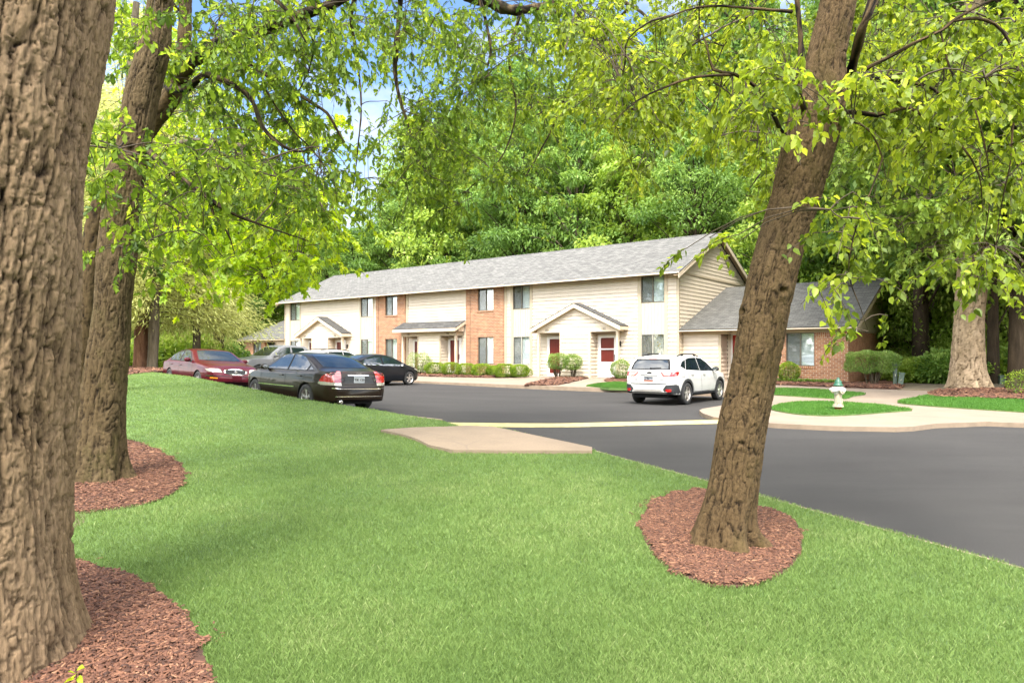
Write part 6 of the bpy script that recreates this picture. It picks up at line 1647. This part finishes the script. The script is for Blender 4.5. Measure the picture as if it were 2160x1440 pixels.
# ------------------------------------------------------------------ woods behind, shrubs, sky, light, camera
def wood_proto(seed, H, zlo, rad_, tpl, mat, n_cl, leafs, size, bark):
    """one forest tree: trunk with limbs and a crown of leaf clumps with gaps between them; returns the data blocks"""
    rg = np.random.default_rng(seed)
    E = empty('forest_tree', (0, 0, 0))
    bend = rg.normal(0, .5, 2)
    t = np.linspace(0, 1, 14)[:, None]
    P = np.concatenate([bend[0] * t ** 2, bend[1] * t ** 2, H * .93 * t - .5 * (1 - t)], 1)
    r = .26 * H / 18 * (1 - .85 * t[:, 0]) * (1 + .5 * np.exp(-t[:, 0] * 30)); 
    V, Fc = tube_arrays([(P, r)], 10)
    np_mesh('trunk', V, Fc, M[bark], E, smooth=True)
    paths = []; CC = []; DD = []; RR = []
    for k in range(n_cl):
        f = (k + .5) / n_cl; z = zlo + (H - zlo) * f
        env = rad_ * (math.sin(math.pi * min(1, .18 + .80 * f)) ** .7)
        a = k * 2.399 + rg.normal(0, .5); q = env * math.sqrt(rg.uniform(.12, 1))
        c = np.array([q * math.cos(a) + bend[0] * f, q * math.sin(a) + bend[1] * f, z + rg.normal(0, .5)])
        j = int(min(12, max(1, (z - 1.5) / H * 13))); p0 = P[j]; tt = np.linspace(0, 1, 7)[:, None]
        Q = p0 + (c - p0) * tt + np.array([0, 0, .5]) * np.sin(np.pi * tt); paths.append((Q, np.linspace(.07, .02, 7)))
        m = int(leafs / n_cl * rg.uniform(.6, 1.4)); sz = rg.uniform(.75, 1.5)
        d = norm(rg.normal(0, 1, (m, 3))); rr_ = rg.uniform(.25, 1, m) ** .5
        off = d * rr_[:, None] * np.array([1.25, 1.25, .55]) * sz
        CC.append(c + off); DD.append(norm(d * .5 + rg.normal(0, .6, (m, 3)) + np.array([0, 0, -.2]))); RR.append(np.clip(rg.random() * .45 + .55 * rg.beta(2, 2, m), 0, 1))
    V, Fc = tube_arrays(paths, 4); np_mesh('branches', V, Fc, M[bark], E, smooth=True)
    C = np.concatenate(CC)
    leaves('crown', C, np.concatenate(DD), size * rg.uniform(.6, 1.3, len(C)), tpl, M[mat], E, seed=seed, rnd=np.concatenate(RR))
    return E
PROTO = {
    'edge1': wood_proto(1, 16, 1.0, 4.2, 'oval', 'lf_wood', 80, 24000, .27, 'bk_grey'),
    'edge2': wood_proto(2, 18, 2.2, 4.8, 'oval', 'lf_wood', 90, 27000, .27, 'bk_dark'),
    'edge3': wood_proto(3, 15, .8, 4.0, 'quad', 'lf_wood2', 74, 22000, .28, 'bk_grey'),
    'tall1': wood_proto(4, 24, 6.5, 5.2, 'oval', 'lf_wood', 90, 26000, .31, 'bk_dark'),
    'tall2': wood_proto(5, 22, 5.0, 4.6, 'quad', 'lf_wood2', 80, 22000, .31, 'bk_grey'),
    'sap': wood_proto(6, 8, 1.6, 2.6, 'oval', 'lf_wood2', 42, 9000, .20, 'bk_grey'),
}
used = set()
def plant(kind, x, y, s, label, group, zoff=0.0, name='forest_tree'):
    E = PROTO[kind]
    if kind in used: E = copy_tree(E)
    used.add(kind)
    z = float(base_h(x, y)) - .05 + zoff
    E.location = (x, y, z); E.rotation_euler = (0, 0, random.uniform(0, 6.28)); E.scale = (s * random.uniform(.9, 1.1), s * random.uniform(.9, 1.1), s)
    E['label'] = label; E['category'] = 'tree'; E['group'] = group; E.name = name
    return E
rr = random.Random(5)
def su(x, y): return 1080 + x / y * F
# rows behind the long building
for row, (ly, st) in enumerate(((15, 4.6), (21, 5.0), (28, 5.5), (37, 6.5))):
    lx = -62 + row * 2
    while lx < 14:
        a, b = lx + rr.uniform(-1.3, 1.3), ly + rr.uniform(-1.8, 1.8)
        x, y = loc2w(a, b); u = su(x, y)
        s = rr.uniform(.85, 1.2)
        kind = rr.choice(('edge1', 'edge2', 'edge1', 'edge3') if row < 2 else ('tall1', 'tall2', 'edge2'))
        base_top = 24 if kind in ('tall1', 'tall2') else 17
        if 655 < u < 815:      # the sky shows low here
            vtop = 505 if u > 690 else 560
            hmax = (745 - vtop) * y / F + .9
            s = min(s, hmax / base_top)
            if s < .45: kind, s = 'sap', max(.7, min(1.3, hmax / 8.5))
        elif u > 815:
            s *= 1.0 + .10 * row
        plant(kind, x, y, s, 'dense green tree in the woods behind the long building', 'trees behind the long building')
        lx += st + rr.uniform(-.8, .8)
# left side beyond the end unit and the lot
for k in range(24):
    u = rr.uniform(60, 640); Y = rr.uniform(46, 80); x = (u - 1080) / F * Y
    if w2ly(x, Y) < 16 and (x - C0[0]) * ax[0] + (Y - C0[1]) * ax[1] > -41: continue
    plant(rr.choice(('edge1', 'edge3', 'edge2')), x, Y, rr.uniform(.65, .95) if u > 520 else rr.uniform(.8, 1.2), 'green tree at the wood edge left of the far end unit', 'trees left of the building')
# right side woods
for k in range(20):
    a = rr.uniform(10.5, 34); b = rr.uniform(4.0, 34)
    x, y = loc2w(a, b)
    if (abs(su(x, y) - 2046) < 45 and y < 34) or (a < 14 and b < 14) or (1780 < su(x, y) < 1930 and y < 44): continue
    plant(rr.choice(('tall1', 'tall2', 'edge2', 'tall1')), x, y, rr.uniform(.75, 1.1), 'slender forest tree in the shady woods right of the brick unit', 'trees right of the brick unit')
for (u, Y, k, s, lab) in ((1942, 30, 'tall1', .95, 'dark straight trunk standing just right of the brick gable'), (1976, 33, 'tall2', .85, 'pale slim trunk between the brick gable and the huge oak'), (2095, 27, 'tall1', .7, 'dark trunk immediately right of the huge pale oak'), (2152, 23, 'tall1', .95, 'thick black trunk at the right edge of the picture')):
    x = (u - 1080) / F * Y; plant(k, x, Y, s, lab, 'trees right of the brick unit')
for k in range(14):
    u = rr.uniform(1925, 2230); Y = rr.uniform(33, 50)
    if k == 0: u, Y = 1935, 36
    plant('sap', (u - 1080) / F * Y, Y, rr.uniform(.9, 1.4), 'low light green sapling among the trunks of the right woods', 'saplings in the right woods')
for k in range(10):
    u = 1925 + 32 * k + rr.uniform(-10, 10); Y = rr.uniform(46, 62)
    plant(rr.choice(('edge3', 'edge1')), (u - 1080) / F * Y, Y, rr.uniform(.7, .95), 'light green tree closing the view deep in the right woods', 'trees deep in the right woods')
for u, Y, s_ in ((1928, 33, .85), (1958, 31, .8), (1990, 35, 1.0), (2100, 30.5, .9), (2132, 29, .8), (2175, 30, 1.0), (1915, 40, 1.1), (2125, 38, 1.2)):
    plant('sap', (u - 1080) / F * Y, Y, s_, 'low light green sapling among the trunks of the right woods', 'saplings in the right woods')
# two more masses seen between and above the near leaves
for (u, Y, k, s) in ((1560, 62, 'tall1', 1.25), (1400, 66, 'tall1', 1.3), (1250, 70, 'tall2', 1.4), (1100, 74, 'tall1', 1.35), (980, 78, 'tall1', 1.2), (880, 80, 'tall2', 1.05), (1700, 58, 'tall1', 1.2), (1850, 55, 'tall2', 1.2)):
    x = (u - 1080) / F * Y; plant(k, x, Y, s, 'dense green tree in the woods behind the long building', 'trees behind the long building')
for k in list(PROTO):
    if k not in used:
        for c in [c for c in scene.objects if c.parent == PROTO[k]] + [PROTO[k]]: bpy.data.objects.remove(c)

# shrubs -------------------------------------------------------
def shrub_mesh(seed, n, size, tpl, mat, rx, rz, base=.0, boxy=2.4, open_=0.0, stems=0, zmin=.05):
    rg = np.random.default_rng(seed); E = empty('shrub', (0, 0, 0))
    d = norm(rg.normal(0, 1, (n, 3))); p = boxy
    sc = (np.sum(np.abs(d) ** p, axis=1)) ** (-1 / p)
    rr_ = (1 - np.abs(rg.normal(0, .10 + open_, n)))[:, None]
    C = d * sc[:, None] * rr_ * np.array([rx, rx * .85, rz])
    bmp_ = 1 + .10 * np.sin(C[:, :1] * 9 + seed) * np.sin(C[:, 2:] * 8 + 1) 
    C = C * bmp_; C[:, 2] += base + rz
    ok = C[:, 2] > zmin; C = C[ok]; d = d[ok]
    cl = vnoise(C[:, 0] * 7 + 50, C[:, 2] * 7 + C[:, 1] * 5 + 50)
    rnd = np.clip(.55 * cl + .45 * rg.random(len(C)) + .15 * (C[:, 2] > base + rz * 1.5), 0, 1)
    leaves('foliage', C, norm(d + rg.normal(0, .5, d.shape) + np.array([0, 0, .25])), size * rg.uniform(.6, 1.3, len(C)), tpl, M[mat], E, droop=.1, seed=seed, rnd=rnd)
    paths = []
    for k in range(max(stems, 6)):
        a = rg.uniform(0, 6.28); q = rg.uniform(.2, .75); t = np.linspace(0, 1, 6)[:, None]
        e = np.array([math.cos(a) * rx * q, math.sin(a) * rx * .8 * q, base + rz * rg.uniform(.8, 1.5)]); s0 = np.array([math.cos(a) * rx * .15, math.sin(a) * rx * .12, -.03])
        paths.append((s0 + (e - s0) * t + np.cumsum(rg.normal(0, .012, (6, 3)), axis=0), np.linspace(.016, .006, 6)))
    V, Fc = tube_arrays(paths, 5); np_mesh('stems', V, Fc, M['bk_grey'], E, smooth=True)
    return E
def put(E, loc, label, cat='shrub', group=None, name=None, s=1, rz=0.0):
    E.location = loc; E.rotation_euler = (0, 0, rz); E.scale = (s, s, s); tag(E, label, cat, group)
    if name: E.name = name
    return E
def onwl(lx, ly):
    x, y = loc2w(lx, ly); return (x, y, float(walk_h(x, y)) + .02)
def onu(u, ly):
    k = (u - 1080) / F; x0 = C0[0] + ly * ay[0]; y0 = C0[1] + ly * ay[1]
    a = (k * y0 - x0) / (ax[0] - k * ax[1]); return onwl(a, ly)
P0 = shrub_mesh(1, 5200, .055, 'oval', 'lf_bush', .60, .34, 0, 2.5)
ord_ = ['first', 'second', 'third', 'fourth', 'fifth', 'sixth', 'seventh']
spots = [(918, -1.35, 1.0), (952, -1.45, 1.02), (983, -1.5, .96), (1016, -1.55, .96), (1042, -1.35, .80), (1065, -1.85, 1.0), (1096, -1.55, .93)]
for k, (u, ly, s) in enumerate(spots):
    E = P0 if k == 0 else copy_tree(P0)
    put(E, onu(u, ly), f'clipped round yellow-green shrub, {ord_[k]} from the left in the row of seven' if k < 6 else 'clipped round yellow-green shrub at the right end of the row of seven', 'shrub', 'clipped round shrubs in a row', 'clipped_shrub', s, k * 1.3)
put(shrub_mesh(2, 3600, .055, 'oval', 'lf_bush2', .72, .62, .05, 2.3, .16, 16), onu(884, -1.3), 'loose twiggy bush at the left end of the clipped row, beside the black compact', 'shrub', None, 'loose_bush')
E2 = shrub_mesh(3, 4200, .055, 'oval', 'lf_bush2', .52, .40, .42, 2.8, .12, 18, .25)
put(E2, onu(1176, -1.5), 'open-legged boxy bush, the left one of the pair before the gabled porch', 'shrub', 'pair of boxy bushes', 'boxy_bush', 1.0)
put(copy_tree(E2), onu(1208, -1.35), 'open-legged boxy bush, the right one of the pair before the gabled porch', 'shrub', 'pair of boxy bushes', 'boxy_bush', .95, 2.0)
put(shrub_mesh(4, 4200, .05, 'oval', 'lf_bush2', .48, .44, .03, 2.1, .06, 8), onu(1309, -1.4), 'round grey-green bush between the storm door and the white crossover', 'shrub', None, 'round_bush')
put(shrub_mesh(14, 900, .05, 'oval', 'lf_bush', .38, .22, 0, 2.3, .05), onu(1112, -.7), 'small dark shrub tucked behind the right end of the clipped row', 'shrub', None, 'small_shrub', .9)
put(shrub_mesh(5, 4200, .052, 'oval', 'lf_bush', .40, .40, .02, 2.6, .06, 8), onu(1664, -.35), 'small square-clipped bush under the window of the brick unit', 'shrub', None, 'clipped_shrub')
E = shrub_mesh(6, 8000, .062, 'oval', 'lf_bush2', .95, .40, .48, 3.6, .08, 14, .30)
put(E, onu(1838, -.55), 'wide leggy hedge at the corner of the brick unit', 'hedge', None, 'hedge', 1.0, A0 + .2)
E.scale = (.98, .75, 1.0)
# strappy border grass under the window
rg = np.random.default_rng(9); Cs = []; Ds = []
for u in np.linspace(1612, 1762, 26):
    p = onu(u, -.45); n_ = 46; Cs.append(np.array(p) + rg.normal(0, .07, (n_, 3)) * np.array([1, 1, 0])); Ds.append(norm(np.stack([rg.normal(0, .55, n_), rg.normal(0, .55, n_), np.ones(n_)], -1)))
Cs = np.concatenate(Cs); lo = leaves('border_grass', Cs, np.concatenate(Ds), rg.uniform(.24, .40, len(Cs)), 'needle', M['lf_bush2'], None, droop=.45, seed=3)
tag(lo, 'clumps of strappy border grass along the foot of the brick wall', 'plants', None, 'stuff')
# undergrowth at the edge of the right woods and behind the cars on the left
UP = [shrub_mesh(20 + k, 2600, .16, 'oval', 'lf_wood2' if k else 'lf_wood', 1.15, .62, 0, 1.9, .22) for k in range(2)]
us = set()
def under(x, y, s, label, group):
    k = rr.randrange(2); E = UP[k] if k not in us else copy_tree(UP[k]); us.add(k)
    put(E, (x, y, float(max(base_h(x, y), 0)) + .0), label, 'shrub', group, 'undergrowth_shrub', s, rr.uniform(0, 6))
for k in range(34):
    u = rr.uniform(1905, 2240); Y = rr.uniform(26.5, 38); x = (u - 1080) / F * Y
    under(x, Y, rr.uniform(.7, 1.35), 'leafy undergrowth shrub at the edge of the woods on the right', 'undergrowth on the right')
for k in range(26):
    u = rr.uniform(330, 465); Y = rr.uniform(37, 46); x = (u - 1080) / F * Y
    under(x, Y, rr.uniform(1.1, 2.0), 'leafy undergrowth shrub behind the maroon sedan', 'undergrowth on the left')
for k in range(10):
    u = rr.uniform(120, 330); Y = rr.uniform(38, 46); x = (u - 1080) / F * Y
    under(x, Y, rr.uniform(1.2, 2.0), 'leafy undergrowth shrub seen past the slim oak', 'undergrowth far left')
YB = shrub_mesh(30, 700, .06, 'oval', 'lf_bush', .45, .35, .1, 1.9, .2, 8)
p = G(2158, 838, walk_h); put(YB, (p[0] + .25, p[1] + .5, float(walk_h(*p)) + .02), 'small yellowish shrub cut by the right edge of the picture', 'shrub', None, 'small_shrub')

# leaf mass behind the camera, unseen, added to darken reflections in the cars
rg = np.random.default_rng(77); n_ = 26000
a = rg.uniform(R(95), R(300), n_); d = rg.uniform(38, 50, n_); z = rg.uniform(0, 1, n_) ** .8 * 17 * (.75 + .35 * vnoise(a * 9 + 60, a * 0 + 3))
cx_ = d * np.sin(a); cy_ = d * np.cos(a)
C = np.stack([cx_, cy_, z + .3], -1); wd = leaves('unseen_woodland', C, norm(rg.normal(0, 1, C.shape)), rg.uniform(.8, 1.6, n_), 'quad', M['lf_wood'], None, seed=8)
tag(wd, 'unseen belt of trees behind the camera, added to darken car reflections', 'woods', None, 'stuff')
# ------------------------------------------------------------------ sky, sun, camera
SUN_EL, SUN_AZ = R(SUNEL), R(SUNAZ)      # azimuth: direction towards the sun measured from +Y clockwise
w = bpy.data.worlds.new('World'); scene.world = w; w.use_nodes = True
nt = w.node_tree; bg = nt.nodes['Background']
sky = nt.nodes.new('ShaderNodeTexSky'); sky.sky_type = 'NISHITA'; sky.sun_disc = False
sky.sun_elevation = SUN_EL; sky.sun_rotation = SUN_AZ; sky.air_density = 1.0; sky.dust_density = .6; sky.ozone_density = 1.5
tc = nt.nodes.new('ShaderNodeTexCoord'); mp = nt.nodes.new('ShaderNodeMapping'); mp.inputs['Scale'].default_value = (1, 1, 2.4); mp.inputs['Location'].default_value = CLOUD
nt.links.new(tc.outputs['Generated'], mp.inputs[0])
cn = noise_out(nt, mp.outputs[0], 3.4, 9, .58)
# unseen cloud bank behind camera added as fill light; sky dimmed away from it
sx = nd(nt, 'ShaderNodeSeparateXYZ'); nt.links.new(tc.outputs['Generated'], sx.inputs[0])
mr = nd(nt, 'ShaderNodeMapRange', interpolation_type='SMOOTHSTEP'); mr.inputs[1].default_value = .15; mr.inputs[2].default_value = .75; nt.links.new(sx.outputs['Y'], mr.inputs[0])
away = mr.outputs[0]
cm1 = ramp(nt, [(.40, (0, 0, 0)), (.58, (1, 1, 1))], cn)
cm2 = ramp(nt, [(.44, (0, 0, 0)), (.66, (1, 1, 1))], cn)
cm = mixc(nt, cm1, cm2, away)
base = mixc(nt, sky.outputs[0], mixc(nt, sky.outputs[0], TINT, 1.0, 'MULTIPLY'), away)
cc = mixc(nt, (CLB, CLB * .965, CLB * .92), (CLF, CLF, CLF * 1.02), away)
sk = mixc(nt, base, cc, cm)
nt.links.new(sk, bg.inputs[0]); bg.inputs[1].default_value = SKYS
sun = bpy.data.lights.new('sun', 'SUN'); sun.energy = SUNE; sun.angle = R(SUNANG); sun.color = (1, .95, .86)
so = link(bpy.data.objects.new('sun', sun))
dirv = Vector((math.sin(SUN_AZ) * math.cos(SUN_EL), math.cos(SUN_AZ) * math.cos(SUN_EL), math.sin(SUN_EL)))
so.rotation_euler = dirv.to_track_quat('Z', 'Y').to_euler()
cam = bpy.data.cameras.new('camera'); cam.sensor_width = 36; cam.lens = 36 * F / 2160; cam.shift_y = 25 / 2160; cam.clip_end = 3000; cam.clip_start = .05
co = link(bpy.data.objects.new('camera', cam)); co.location = (0, 0, CAMZ); co.rotation_euler = (R(90), 0, 0)
scene.camera = co
vs_ = scene.view_settings; vs_.view_transform = 'Standard'; vs_.look = 'None'; vs_.gamma = 1; vs_.use_curve_mapping = False; vs_.exposure = EXPO
cy = scene.cycles; cy.max_bounces = 6; cy.diffuse_bounces = 4; cy.glossy_bounces = 3; cy.transmission_bounces = 4; cy.transparent_max_bounces = 8
cy.sample_clamp_indirect = 6; cy.use_denoising = DENO; cy.caustics_reflective = False; cy.caustics_refractive = False
